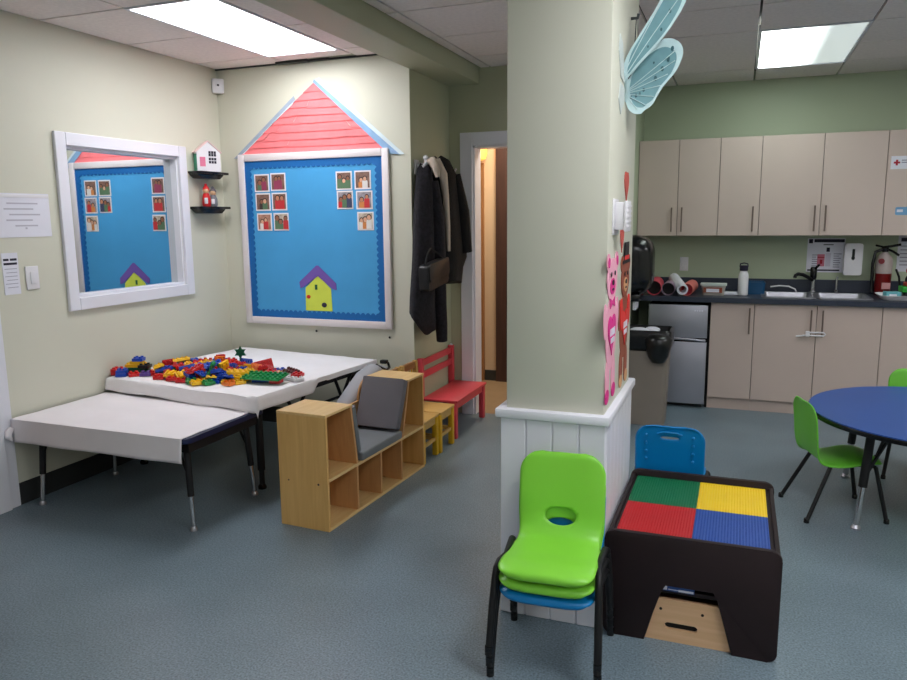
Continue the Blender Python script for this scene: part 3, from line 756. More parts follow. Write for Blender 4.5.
# ------------------------------------------------------------------ bookcase seat
BL_, BD_, BH_ = 1.085, .292, .59
t = thing('reading_nook_bookcase', 'pale wooden bookcase bench with cubbies and a grey cushioned seat', 'bookcase', (-1.851, 3.058, 0), math.radians(-3.09))
th = .016
sh = .272
b = MB(); b.box(-BD_, 0, 0, th, 0, BH_, .001, 1); obj('end_panel', b, 'maple', t, smooth=0)
b = MB()
for x, z, r_ in ((-.235, .245, .0045), (-.055, .243, .006)): b.lathe([(r_, -.0006), (r_, .0005)], (x, 0, z), 10, 'y')
obj('knot_mark', b, 'dark_door', t, smooth=0)
b = MB(); b.box(-BD_, 0, BL_-th, BL_, 0, BH_, .001, 1); obj('end_panel', b, 'maple', t, smooth=0)
b = MB(); b.box(-BD_, 0, th, BL_-th, .0, th, .001, 1); obj('bottom_board', b, 'maple_x', t, smooth=0)
b = MB(); b.box(-BD_, 0, th, BL_-th, sh-th, sh, .001, 1); obj('shelf_board', b, 'maple_x', t, smooth=0)
for y in (.287, .540, .785):
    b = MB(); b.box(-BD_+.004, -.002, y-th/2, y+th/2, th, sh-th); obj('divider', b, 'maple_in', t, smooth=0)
ty0, ty1 = .245, BL_-.205
b = MB(); b.box(-BD_, .002, -.002, ty0+.004, BH_, BH_+.014, .002, 1); obj('top_board', b, 'maple_x', t, smooth=0)
b = MB(); b.box(-BD_, .002, ty1-.004, BL_+.002, BH_, BH_+.014, .002, 1); obj('top_board', b, 'maple_x', t, smooth=0)
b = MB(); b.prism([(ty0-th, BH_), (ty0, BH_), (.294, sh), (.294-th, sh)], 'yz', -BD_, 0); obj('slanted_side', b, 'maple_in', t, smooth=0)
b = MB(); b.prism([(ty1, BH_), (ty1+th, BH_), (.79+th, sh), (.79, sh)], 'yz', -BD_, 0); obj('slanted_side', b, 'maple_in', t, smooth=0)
# back panel, scooped between the towers
pts = [(th, 0), (BL_-th, 0), (BL_-th, BH_), (ty1+.01, BH_)]
for i in range(9): a = i/8*PI/2; pts.append((ty1+.01-.10*math.sin(a)*1.0, BH_-.12+.12*math.cos(a)))
for i in range(9): a = (8-i)/8*PI/2; pts.append((ty0-.01+.10*math.sin(a), BH_-.12+.12*math.cos(a)))
pts += [(ty0-.01, BH_), (th, BH_)]
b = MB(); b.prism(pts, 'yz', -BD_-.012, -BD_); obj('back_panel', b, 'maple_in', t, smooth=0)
b = MB(); b.box(-BD_+.012, .012, .318, .775, sh+.001, sh+.05, .012, 3); obj('seat_cushion', b, 'slate_cushion', t)
def slant(y0, z0, y1, z1, th_, x0, x1, bev=.01):
    d = Vector((y1-y0, z1-z0)).normalized(); n_ = Vector((-d.y, d.x))
    b = MB(); q_ = n_*th_
    b.prism([(y0, z0), (y1, z1), (y1+q_.x, z1+q_.y), (y0+q_.x, z0+q_.y)], 'yz', x0, x1, bev); return b
obj('side_cushion', slant(.762, sh+.052, ty1-.004, BH_+.008, .055, -BD_+.012, .006, .014), 'grey_cushion', t)
obj('side_cushion', slant(ty0+.004, BH_-.006, .297, sh+.052, .035, -BD_+.012, .002, .01), 'slate_cushion', t)

# grey bag wedged behind it
t = thing('fabric_bag', 'light grey fabric bag slumped between the corner table and the bookcase', 'bag', (-2.235, 4.2, 0))
rings = []
outl = [(3.80, .015), (4.50, .015), (4.545, .30), (4.52, .50), (4.47, .562), (4.33, .60), (4.18, .575), (4.02, .50), (3.88, .43), (3.80, .30)]
for x, s in ((-.062, .93), (-.045, .985), (0, 1.0), (.035, .985), (.055, .94)):
    rings.append([(x, 4.15+(y-4.15)*s-4.2, .015+(z-.015)*s) for y, z in outl])
b = MB(); b.loft(rings); obj('body', b, 'bag_grey', t, smooth=60)
b = MB(); b.tube([(.02, .13, .595), (.045, .17, .565), (.05, .22, .545), (.045, .28, .55), (.02, .31, .575)], .009, 8); obj('handle', b, 'black_plastic', t)
b = MB(); b.box(-.02, .03, .26, .30, .575, .60, .006); obj('buckle', b, 'black_plastic', t)

# ------------------------------------------------------------------ wooden chairs and the red bench
t = thing('child_chair', 'small wooden chair with yellow legs, nearest the bookcase', 'chair', (-1.945, 4.28, 0), 0, 'small wooden chairs behind the bookcase')
cw, x0, x1 = .128, -.145, .145
b = MB(); b.box(x0, x1, -cw, cw, .262, .28, .004); obj('seat', b, 'chair_wood', t)
for s in (-1, 1):
    b = MB(); b.box(x1-.038, x1-.004, s*(cw-.018)-.017, s*(cw-.018)+.017, 0, .262, .003); obj('leg', b, 'yellow_wood', t)
    b = MB(); b.prism([(x0+.034, 0), (x0, 0), (x0-.012, .575), (x0+.016, .575), (x0+.034, .28)], 'xz', s*(cw-.018)-.016, s*(cw-.018)+.016, .003); obj('leg', b, 'chair_wood', t)
    b = MB(); b.box(x0+.03, x1-.036, s*(cw-.018)-.008, s*(cw-.018)+.008, .10, .125); obj('stretcher', b, 'chair_wood', t)
b = MB(); b.box(x1-.03, x1-.014, -cw+.035, cw-.035, .10, .122); obj('stretcher', b, 'chair_wood', t)
for a, e in ((x0+.03, x1-.036),):
    for s in (-1, 1): b = MB(); b.box(a, e, s*(cw-.018)-.008, s*(cw-.018)+.008, .215, .262); obj('apron', b, 'chair_wood', t)
b = MB(); b.box(x1-.03, x1-.014, -cw+.035, cw-.035, .215, .262); obj('apron', b, 'chair_wood', t)
b = MB(); b.box(x0-.012, x0+.012, -cw+.035, cw-.035, .525, .572, .004); obj('back_rail', b, 'chair_brown', t)
b = MB(); b.box(x0-.008, x0+.012, -cw+.035, cw-.035, .335, .365, .004); obj('back_rail', b, 'chair_brown', t)
for i in range(4):
    y = -cw+.035+(2*cw-.07)*(i+1)/5; b = MB(); b.tube([(x0+.002, y, .36), (x0-.0, y, .53)], .006, 8); obj('spindle', b, 'yellow_wood' if i == 3 else 'chair_wood', t)
dup(t, (-1.935, 4.545, 0), 0, 'small wooden chair with yellow legs, next to the red bench')
t = thing('child_bench', 'red painted child bench with a railed back in the alcove by the doorway', 'bench', (-1.95, 5.075, 0))
bw2, x0, x1 = .325, -.14, .145
b = MB(); b.box(x0+.02, x1+.006, -bw2, bw2, .262, .28, .004); obj('seat', b, 'red_paint', t)
for s in (-1, 1):
    b = MB(); b.box(x1-.045, x1-.005, s*(bw2-.022)-.02, s*(bw2-.022)+.02, 0, .262, .003); obj('leg', b, 'red_paint', t)
    b = MB(); b.box(x0-.015, x0+.025, s*(bw2-.022)-.02, s*(bw2-.022)+.02, 0, .565, .003); obj('leg', b, 'red_paint', t)
    b = MB(); b.box(x0+.025, x1-.045, s*(bw2-.022)-.01, s*(bw2-.022)+.01, .20, .24); obj('apron', b, 'red_paint', t)
b = MB(); b.box(x1-.035, x1-.015, -bw2+.042, bw2-.042, .21, .262); obj('apron', b, 'red_paint', t)
for z0, z1 in ((.505, .55), (.415, .46)):
    b = MB(); b.box(x0-.006, x0+.016, -bw2+.042, bw2-.042, z0, z1, .003); obj('back_rail', b, 'red_paint', t)
b = MB(); b.sphere((x0+.005, bw2-.022, .565), .014); obj('post_cap', b, 'white_plastic', t)

# ------------------------------------------------------------------ coats in the alcove
t = thing('coat_hook', 'white wall hook at the corner of the alcove', 'hook', (-2.10, 4.80, 1.90))
b = MB(); b.box(-.01, .006, -.03, .03, -.05, .05, .004); obj('plate', b, 'white_plastic', t)
b = MB(); b.tube([(.0, 0, .01), (.05, 0, .0), (.075, -.005, .03), (.07, -.005, .055)], .013, 10); b.sphere((.07, -.005, .06), .019); b.tube([(.0, 0, -.02), (.05, -.01, -.04), (.06, -.01, -.02)], .012, 10); obj('hook', b, 'white_plastic', t)
t = thing('coat_rail', 'pale wooden coat rail on the alcove side wall behind the coats', 'rail', (-2.10, 5.10, 1.90))
b = MB(); b.box(-.009, .01, -.26, .32, -.035, .035, .004); obj('board', b, 'frame_white', t)
for y in (-.1, .12, .27): b = MB(); b.tube([(.01, y, 0), (.06, y, -.005), (.075, y, .02)], .008, 8); obj('peg', b, 'frame_white', t)
def garment(secs, n=28, folds=5, amp=.10, seed=0):
    rings = []
    for z, yc, xc, hw, hd in secs:
        ring = []
        for k in range(n):
            a = 2*PI*k/n
            m_ = 1+amp*math.sin(folds*a+seed+z*1.5)*min(1, (1.95-z)*3)
            ring.append((xc+hd*m_*math.cos(a), yc+hw*(1+.3*(m_-1))*math.sin(a), z+.02*math.sin(2*a+seed)))
        rings.append(ring)
    b = MB(); b.loft(rings); return b
t = thing('coat', 'long dark tweed coat hanging nearest the bulletin board', 'coat', (-2.02, 4.84, .7))
obj('body', garment([(1.91, 4.81, -2.05, .03, .025), (1.87, 4.80, -2.045, .06, .045), (1.78, 4.79, -2.04, .09, .056), (1.55, 4.77, -2.035, .115, .066), (1.25, 4.75, -2.03, .14, .07), (1.0, 4.72, -2.03, .17, .072), (.90, 4.71, -2.03, .175, .07), (.82, 4.78, -2.035, .13, .06), (.76, 4.83, -2.04, .08, .05)], seed=1), 'coat_tweed', t, world=True, smooth=70)
b = MB(); b.tube([(-2.01, 4.84, 1.80), (-1.975, 4.84, 1.55), (-1.96, 4.82, 1.25), (-1.96, 4.84, .95), (-1.965, 4.88, .80), (-1.97, 4.90, .68)], [.05, .058, .055, .05, .044, .04], 14); obj('sleeve', b, 'coat_tweed', t, world=True, smooth=70)
t = thing('coat', 'short plain black coat hanging beside the door frame', 'coat', (-2.0, 5.24, 1.0))
obj('body', garment([(1.97, 5.02, -2.03, .04, .03), (1.945, 5.05, -2.015, .11, .055), (1.85, 5.10, -2.01, .16, .075), (1.6, 5.13, -2.005, .20, .085), (1.35, 5.16, -2.0, .22, .09), (1.27, 5.17, -2.0, .22, .09), (1.2, 5.13, -2.0, .18, .085), (1.08, 5.13, -2.005, .16, .08)], seed=2.2), 'coat_black', t, world=True, smooth=70)
b = MB(); b.tube([(-1.96, 5.16, 1.86), (-1.925, 5.22, 1.6), (-1.915, 5.26, 1.30)], [.045, .055, .05], 14); obj('sleeve', b, 'coat_black', t, world=True, smooth=70)
t = thing('scarf', 'cream scarf hanging between the two dark coats', 'scarf', (-1.93, 4.97, 1.4))
b = MB(); b.tube([(-2.05, 4.85, 1.92), (-1.975, 4.87, 1.93), (-1.945, 4.90, 1.85), (-1.935, 4.92, 1.7), (-1.93, 4.94, 1.5), (-1.93, 4.95, 1.32)], [.026, .036, .03, .022, .017, .013], 12); obj('long_end', b, 'scarf', t, world=True, smooth=70)
b = MB(); b.tube([(-2.05, 4.84, 1.935), (-1.985, 4.80, 1.94), (-1.955, 4.79, 1.89), (-1.945, 4.80, 1.83)], [.022, .03, .026, .016], 12); obj('short_end', b, 'scarf', t, world=True, smooth=70)
t = thing('handbag', 'black flap handbag hanging in front of the tweed coat', 'bag', (-1.905, 4.63, 1.10), .0)
b = MB(); b.prism(rrect(-.19, .17, 0, .165, .02), 'yz', -.035, .035, .008); o = obj('body', b, 'purse', t); o.rotation_euler = (math.radians(6), 0, 0)
b = MB(); b.prism(rrect(-.185, .165, .05, .172, [.03, .03, .015, .015]), 'yz', .036, .045, .003); o = obj('flap', b, 'purse', t); o.rotation_euler = (math.radians(6), 0, 0)
b = MB(); b.tube([(0, -.17, .15), (-.02, -.08, .22), (-.03, 0, .25), (-.02, .08, .22), (0, .16, .17)], .007, 8); obj('strap', b, 'coat_black', t)

# ------------------------------------------------------------------ pillar decorations (right face, x = -.432)
FX = -.432
t = thing('door_chime', 'white plastic box on a wall plate on the side of the pillar', 'wall device', (FX, 2.79, 1.552))
b = MB(); b.box(0, .006, -.06, .05, -.068, .062, .002); obj('plate', b, 'white_plastic', t)
b = MB(); b.box(.006, .040, -.045, .045, -.05, .05, .006); obj('body', b, 'white_plastic', t)
b = MB(); b.box(.040, .052, -.05, .05, -.056, .054, .004); [b.box(.052, .055, -.04, .04, z, z+.008) for z in (-.04, -.022, -.004, .014, .032)]; obj('ribbed_cover', b, 'white_plastic', t)
def heart(cx, cy, w_, h_, n=28):
    pts = []
    for i in range(n):
        a = 2*PI*i/n; x = 16*math.sin(a)**3; y = 13*math.cos(a)-5*math.cos(2*a)-2*math.cos(3*a)-math.cos(4*a)
        pts.append((cx+x/32*w_, cy+(y+2.5)/29*h_))
    return pts
for (y, z, w_, h_, lab) in ((3.06, 1.665, .11, .12, 'dusty red paper heart above the white box on the pillar'), (2.975, 1.46, .085, .10, 'dusty red paper heart under the white box on the pillar')):
    b = MB(); b.prism(heart(y, z, w_, h_), 'yz', FX, FX+.004); tag(obj('paper_heart', b, 'dusty_red', None, smooth=0), lab, 'paper craft', 'paper hearts on the pillar')
def ell(cx, cy, rx, ry, n=20, rot=0):
    return [(cx+rx*math.cos(2*PI*i/n)*math.cos(rot)-ry*math.sin(2*PI*i/n)*math.sin(rot), cy+rx*math.cos(2*PI*i/n)*math.sin(rot)+ry*math.sin(2*PI*i/n)*math.cos(rot)) for i in range(n)]
def bear(name, lab, y0, z0, W, H, cfur, cpatch, cheart, hat):
    t = thing(name, lab, 'paper craft', (FX, y0, z0))
    def flat(nm, polys, m, a, e):
        b = MB()
        for i, p in enumerate(polys): b.prism([(u*W, v*H) for u, v in p], 'yz', a, e+.0002*i)
        return obj(nm, b, m, t, smooth=0)
    flat('head', [ell(0, .82, .34, .145), ell(-.28, .94, .11, .06), ell(.28, .94, .11, .06)], cfur, .001, .004)
    flat('body', [ell(0, .46, .36, .26), ell(-.40, .56, .11, .12, rot=.4), ell(.40, .56, .11, .12, rot=-.4), ell(-.2, .14, .13, .15), ell(.2, .14, .13, .15)], cfur, .0005, .003)
    flat('feet', [ell(-.22, .035, .13, .05), ell(.22, .035, .13, .05)], cpatch, .003, .005)
    flat('muzzle', [ell(0, .775, .17, .055)], cpatch, .004, .006)
    flat('face', [ell(-.12, .86, .035, .016), ell(.12, .86, .035, .016), ell(0, .80, .06, .018), ell(0, .755, .05, .008)], 'black_paper', .006, .0075)
    flat('heart', [[(u, v) for u, v in heart(0, .44, .52, .28)]], cheart, .004, .007)
    flat('heart_lettering', [[(-.14+.085*i, .44), (-.085+.085*i, .44), (-.085+.085*i, .49), (-.14+.085*i, .49)] for i in range(4)]+[[(-.1+.085*i, .39), (-.05+.085*i, .39), (-.05+.085*i, .425), (-.1+.085*i, .425)] for i in range(3)], 'sticker_white', .007, .008)
    if hat: 
        flat('top_hat', [[(-.3, .94), (.3, .94), (.3, .965), (.19, .965), (.19, 1.10), (-.19, 1.10), (-.19, .965), (-.3, .965)]], 'black_paper', .005, .007)
        flat('hat_band', [[(-.19, .968), (.19, .968), (.19, 1.0), (-.19, 1.0)]], 'red_paper', .007, .008)
        flat('arms', [ell(-.3, .56, .1, .13, rot=.5), ell(.3, .56, .1, .13, rot=-.5)], 'red_paper', .003, .0065)
    else:
        flat('bow_tie', [[(-.16, .63), (0, .655), (.16, .63), (.16, .70), (0, .675), (-.16, .70)]], cheart, .005, .007)
        flat('ear_patches', [ell(-.28, .94, .06, .033), ell(.28, .94, .06, .033)], cheart, .005, .0065)
    return t
bear('paper_bear', 'pale pink paper bear with a hot pink heart on the pillar side', 2.755, .875, .33, .545, 'pink_paper', 'hot_pink', 'hot_pink', False)
bear('paper_bear', 'brown paper bear with a black hat and red heart on the pillar side', 3.09, .865, .32, .53, 'brown_paper', 'tan_paper', 'red_paper', True)

# paper butterfly on a wire
t = thing('paper_butterfly', 'pale turquoise paper butterfly hanging by the top of the pillar', 'paper craft', (-.40, 2.95, 2.0))
def wing(outline, y_at, m_in, nm, spots_, rays, th_=.004, rim=.02):
    """solid curved wing: outline in (x,z); y_at gives its depth"""
    cx = sum(p[0] for p in outline)/len(outline); cz = sum(p[1] for p in outline)/len(outline)
    b = MB(); fr, bk = [], []
    K = 5; n = len(outline)
    for k in range(K+1):
        s = k/K
        fr.append([b.bm.verts.new((cx+(x-cx)*s, y_at(cx+(x-cx)*s, cz+(z-cz)*s), cz+(z-cz)*s)) for x, z in outline] if k else None)
        bk.append([b.bm.verts.new((cx+(x-cx)*s, y_at(cx+(x-cx)*s, cz+(z-cz)*s)+th_, cz+(z-cz)*s)) for x, z in outline] if k else None)
    f0 = b.bm.verts.new((cx, y_at(cx, cz), cz)); b0 = b.bm.verts.new((cx, y_at(cx, cz)+th_, cz))
    for i in range(n):
        j = (i+1) % n
        b.bm.faces.new((f0, fr[1][i], fr[1][j])); b.bm.faces.new((b0, bk[1][j], bk[1][i]))
        for k in range(1, K):
            for L_, sgn in ((fr, 1), (bk, -1)):
                f_ = b.bm.faces.new((L_[k][i], L_[k+1][i], L_[k+1][j], L_[k][j]))
                if k == K-1: f_.material_index = 1
        f_ = b.bm.faces.new((fr[K][i], bk[K][i], bk[K][j], fr[K][j])); f_.material_index = 1
    o = obj(nm, b, [m_in, 'wing_edge'], t, world=True, smooth=50)
    for (x, z, r_) in spots_:
        b = MB(); b.sphere((x, y_at(x, z)-.001, z), r_, 1, .25, 1.6, 8); ch = obj('wing_spot', b, 'wing_dark', o); ch.location = tuple(-v for v in t.location)
    b = MB()
    for (xa, za, xb, zb) in rays:
        b.tube([(xa+(xb-xa)*q, y_at(xa+(xb-xa)*q, za+(zb-za)*q)-.0015, za+(zb-za)*q) for q in (0, .25, .5, .75, 1)], .0018, 6)
    ch2 = obj('veins', b, 'wing_edge', o); ch2.location = tuple(-v for v in t.location)
    return o
def smooth_poly(p, n=4):
    out = []; m_ = len(p)
    for i in range(m_):
        p0, p1, p2, p3 = (p[(i+k-1) % m_] for k in range(4))
        for k in range(n):
            q = k/n
            out.append(tuple(.5*((2*p1[a])+(-p0[a]+p2[a])*q+(2*p0[a]-5*p1[a]+4*p2[a]-p3[a])*q*q+(-p0[a]+3*p1[a]-3*p2[a]+p3[a])*q**3) for a in (0, 1)))
    return out
def px_(x, z): return (-.442+(x-622)*.00344, 2.039+(85-z)*.00329)
up_ = smooth_poly([px_(*p) for p in ((623, 86), (624, 70), (629, 55), (640, 36), (654, 12), (666, -10), (682, -20), (690, -14), (686, 4), (677, 22), (670, 33), (660, 46), (648, 59), (634, 74))])
lo_ = smooth_poly([px_(*p) for p in ((623, 90), (627, 70), (640, 52), (655, 40), (669, 36), (681, 42), (684, 53), (679, 68), (673, 77), (664, 88), (659, 97), (654, 107), (646, 113), (642, 117), (634, 116), (628, 110), (625, 100))])
wing(up_, lambda x, z: 2.925+.06*(x+.44)-.02*math.sin((z-2.0)*9), 'wing', 'upper_wing', [(*px_(663, 31), .004), (*px_(671, 12), .005), (*px_(650, 48), .003)], [(*px_(625, 80), *px_(684, -8)), (*px_(627, 72), *px_(664, -2))])
spt = [(*px_(673, 47), .006), (*px_(669, 58), .006), (*px_(663, 68), .006), (*px_(656, 78), .006), (*px_(644, 90), .005), (*px_(640, 94), .004), (*px_(636, 96), .005), (*px_(631, 98), .004), (*px_(654, 61), .003)]
rays = [(*px_(626, 90), *px_(678, 48)), (*px_(626, 91), *px_(676, 60)), (*px_(626, 92), *px_(669, 74)), (*px_(626, 93), *px_(662, 86)), (*px_(626, 94), *px_(655, 98)), (*px_(626, 95), *px_(648, 108)), (*px_(626, 96), *px_(638, 112))]
wing(lo_, lambda x, z: 2.965+.10*(x+.44)+.02*math.sin((z-1.9)*10), 'wing', 'lower_wing', spt, rays)
b = MB(); b.tube([(-.43, 2.90, 2.08), (-.425, 2.945, 2.045), (-.43, 2.97, 1.98)], [.006, .011, .005], 10); obj('body', b, 'wing_edge', t, world=True)
wl = smooth_poly([(-.428, 2.05), (-.428, 2.12), (-.43, 2.16), (-.43, 2.10)])
b = MB(); b.prism([(2.93, 2.04), (2.86, 2.17), (2.80, 2.19), (2.78, 2.13), (2.84, 2.05)], 'yz', -.4315, -.428); obj('folded_wing', b, 'wing_pale', t, world=True, smooth=0)
b = MB(); b.prism([(2.93, 2.02), (2.83, 2.03), (2.80, 1.97), (2.85, 1.92), (2.92, 1.97)], 'yz', -.4315, -.428); obj('folded_wing', b, 'wing_pale', t, world=True, smooth=0)
b = MB(); b.tube([(-.43, 3.06, 2.30), (-.405, 3.06, 2.30), (-.402, 3.06, 2.315)], .006, 8); b.tube([(-.41, 3.06, 2.30), (-.412, 3.05, 2.2), (-.415, 3.0, 2.10), (-.425, 2.95, 2.05)], .0022, 6); b.tube([(-.405, 3.06, 2.30), (-.40, 3.055, 2.2), (-.412, 3.0, 2.09), (-.425, 2.95, 2.05)], .0015, 6); obj('hanging_wire', b, 'wire', t, world=True)

# ------------------------------------------------------------------ moulded chairs
def catmull(p, n=8):
    out = []
    q = [p[0]]+list(p)+[p[-1]]
    for i in range(1, len(q)-2):
        for k in range(n):
            t_ = k/n; a, b_, c, d = q[i-1], q[i], q[i+1], q[i+2]
            out.append(tuple(.5*((2*b_[m])+(-a[m]+c[m])*t_+(2*a[m]-5*b_[m]+4*c[m]-d[m])*t_*t_+(-a[m]+3*b_[m]-3*c[m]+d[m])*t_**3) for m in range(2)))
    out.append(p[-1]); return out
PROF = [(-.185, .283), (-.17, .305), (-.10, .315), (0, .304), (.09, .304), (.135, .322), (.158, .37), (.17, .44), (.184, .52), (.200, .605)]
def shell(hole=None, wseat=.162, wback=.157, thick=.006, dimples=False, prof=PROF):
    """one-piece seat and back, facing -Y; hole = (z of centre, half width, half length along the profile)"""
    pr = catmull(prof, 8); s = [0]
    for a, c in zip(pr, pr[1:]): s.append(s[-1]+math.hypot(c[0]-a[0], c[1]-a[1]))
    L = s[-1]
    def at(d):
        d = max(0, min(L, d))
        for i in range(len(s)-1):
            if d <= s[i+1]+1e-9:
                q = (d-s[i])/max(1e-9, s[i+1]-s[i]); a, c = pr[i], pr[i+1]
                return (a[0]+(c[0]-a[0])*q, a[1]+(c[1]-a[1])*q)
    def nrm(d):
        a, c = at(d-.012), at(d+.012); ty, tz = c[0]-a[0], c[1]-a[1]; l = math.hypot(ty, tz) or 1
        return (-tz/l, ty/l)
    def half(d):
        u = d/L; q = max(0, min(1, (u-.42)/.2)); q = q*q*(3-2*q)
        w_ = wseat+(wback-wseat)*q - .012*math.exp(-((u-.5)/.09)**2)
        for r_, e_ in ((.075, d), (.078, L-d)):
            if e_ < r_: w_ = w_-r_+math.sqrt(max(0, r_*r_-(r_-e_)**2))
        return max(w_, .004)
    hs = None
    if hole:
        i = min(range(len(pr)), key=lambda k: abs(pr[k][1]-hole[0])+(10 if pr[k][0] < .1 else 0)); hs = s[i]
    nu, nv = 84, 32
    ds = []
    for i in range(nu+1):
        u = i/nu; ds.append(L*(.5-.5*math.cos(PI*u))*.35+L*u*.65)
    def pos(x, d):
        w_ = half(d); v = x/w_ if w_ > 0 else 0
        y, z = at(d); ny, nz = nrm(d)
        off = -.011*abs(v)**5*(1 if w_ > .05 else .3)+.010*v*v*max(0, min(1, (d/L-.5)*4))
        e_ = min(d, L-d)
        if e_ < .02: off -= .008*(1-e_/.02)**2
        return (x, y+ny*off, z+nz*off)
    b = MB(); V = {}
    for i, d in enumerate(ds):
        for j in range(nv+1):
            v = -1+2*j/nv; V[i, j] = (half(d)*v, d)
    dele = set()
    if hs:
        for i in range(nu):
            for j in range(nv):
                cx = sum(V[a][0] for a in ((i, j), (i+1, j), (i, j+1), (i+1, j+1)))/4; cd = sum(V[a][1] for a in ((i, j), (i+1, j), (i, j+1), (i+1, j+1)))/4
                if (cx/hole[1])**2+((cd-hs)/hole[2])**2 < 1: dele.add((i, j))
        for (i, j) in list(V):
            adj = [(i-1, j-1), (i-1, j), (i, j-1), (i, j)]
            c_ = sum(a in dele for a in adj)
            if 0 < c_ < 4:
                x, d = V[i, j]; a = math.atan2((d-hs)/hole[2], x/hole[1]); V[i, j] = (hole[1]*math.cos(a), hs+hole[2]*math.sin(a))
    VV = {k: b.bm.verts.new(pos(*v)) for k, v in V.items() if not all(a in dele for a in [(k[0]-1, k[1]-1), (k[0]-1, k[1]), (k[0], k[1]-1), (k[0], k[1])])}
    for i in range(nu):
        for j in range(nv):
            if (i, j) in dele: continue
            b.bm.faces.new((VV[i, j], VV[i+1, j], VV[i+1, j+1], VV[i, j+1]))
    return b
def stack_chair(lab, loc, rz, plastic, hole, group, thick=.007, dimples=False):
    t = thing('child_chair', lab, 'chair', loc, rz, group)
    o = obj('seat_shell', shell(hole), plastic, t, smooth=60, solid=thick)
    for sx in (-1, 1):
        # each side is one bent tube: front leg, shoulder rail, rear leg
        fl = [(sx*.182, -.190, .0), (sx*.178, -.155, .16), (sx*.175, -.128, .25), (sx*.173, -.115, .28), (sx*.169, -.085, .294), (sx*.160, -.02, .288)]
        rl = [(sx*.185, .190, .0), (sx*.180, .165, .16), (sx*.175, .14, .25), (sx*.173, .128, .28), (sx*.169, .10, .294), (sx*.160, -.02, .288)]
        for p in (fl, rl):
            q = [p[0], p[1], p[2]]+[tuple(Vector(p[2]).lerp(Vector(p[3]), .6)), p[3], tuple(Vector(p[3]).lerp(Vector(p[4]), .5)), p[4], p[5]]
            b = MB(); b.tube(q, .0125, 12); l = obj('leg', b, 'black_metal', t, smooth=60)
            b = MB(); b.lathe([(.0135, .0005), (.0138, .028), (.0128, .032)], (p[0][0], p[0][1]+(.004 if p[0][1] < 0 else -.003), 0), 12); obj('foot_cap', b, 'black_plastic', l)
    for y in (-.07, .09):
        b = MB(); b.tube([(-.162, y, .290), (-.15, y, .284), (-.13, y, .278), (.13, y, .278), (.15, y, .284), (.162, y, .290)], .009, 8); obj('cross_bar', b, 'black_metal', t)
    if dimples:
        b = MB()
        for sx in (-1, 1):
            for k_ in range(4):
                z = .43+.042*k_; y = .17+.02*(z-.44)/.19*1.9+.005
                b.sphere((sx*.105, y+.006, z), .0075, 1, .6, 1, 8)
        obj('stud_pattern', b, plastic, t)
        b = MB(); b.tube([(-.055, .205, .565), (-.03, .208, .575), (.03, .208, .575), (.055, .205, .565)], .005, 8); obj('slot_lip', b, plastic, t)
    return t
hole = (.378, .058, .034)
rz = math.radians(3.2)
dirf = Vector((math.sin(rz), -math.cos(rz), 0))
base = Vector((-.556, 2.41, 0))
GP = 'moulded chairs stacked by the pillar'
c1 = stack_chair('blue moulded chair, bottom of the stacked chairs by the pillar', base, rz, 'blue_plastic', hole, GP)
c2 = stack_chair('lime green moulded chair in the middle of the stacked chairs', base+dirf*.010+Vector((0, 0, .045)), rz, 'lime', hole, GP)
c3 = dup(c2, base+dirf*.020+Vector((0, 0, .090)), rz, 'lime green moulded chair on top of the stacked chairs')
c4 = stack_chair('blue moulded chair tucked behind the brick play table', (-.262, 3.66, 0), PI+.02, 'blue_plastic', (.545, .045, .008), GP, dimples=True)
del c4['group']; c4.scale = (1, 1, .975)

# ------------------------------------------------------------------ brick play table
tx0, tx1, tyf, tyb, tH = -.413, .192, 2.615, 3.345, .412
t = thing('play_table', 'dark brown brick play table with four coloured base plates on top', 'table', ((tx0+tx1)/2, (tyf+tyb)/2, 0))
def end_panel(y0, y1):
    cxm = -.108
    o_ = rrect(tx0, tx1, 0, tH, [.03, .03, .035, .035])
    # notch between the feet, from the right foot to the left
    i0 = 14
    left, right = [], []
    pts = [p for p in o_]
    # order: bl arc, br arc, tr arc, tl arc ; insert notch between bl arc end and br arc start
    nt_ = [(cxm-.152, 0), (cxm-.10, .205)]+[(cxm-.085+.0, .232)]+[(cxm+.085, .232), (cxm+.10, .205), (cxm+.152, 0)]
    bl, rest = pts[:7], pts[7:]
    b = MB(); b.prism(bl+nt_+rest, 'xz', y0, y1, .005); return b
obj('end_panel', end_panel(tyf, tyf+.022), 'espresso', t, world=True)
obj('end_panel', end_panel(tyb-.022, tyb), 'espresso', t, world=True)
ztop = .382
b = MB(); b.box(tx0+.012, tx1-.012, tyf+.022, tyb-.022, ztop-.016, ztop-.001); obj('tabletop', b, 'espresso', t, world=True, smooth=0)
for x in (tx0+.006, tx1-.022):
    b = MB(); b.box(x, x+.016, tyf+.022, tyb-.022, ztop-.10, ztop+.012, .002); obj('side_rail', b, 'espresso', t, world=True, smooth=0)
b = MB(); b.box(tx0+.012, tx1-.012, tyf+.03, tyb-.03, .185, .20); obj('lower_shelf', b, 'espresso', t, world=True, smooth=0)
gx0, gx1, gy0, gy1 = tx0+.032, tx1-.036, tyf+.03, tyb-.028
gxm, gym = -.110, 2.995
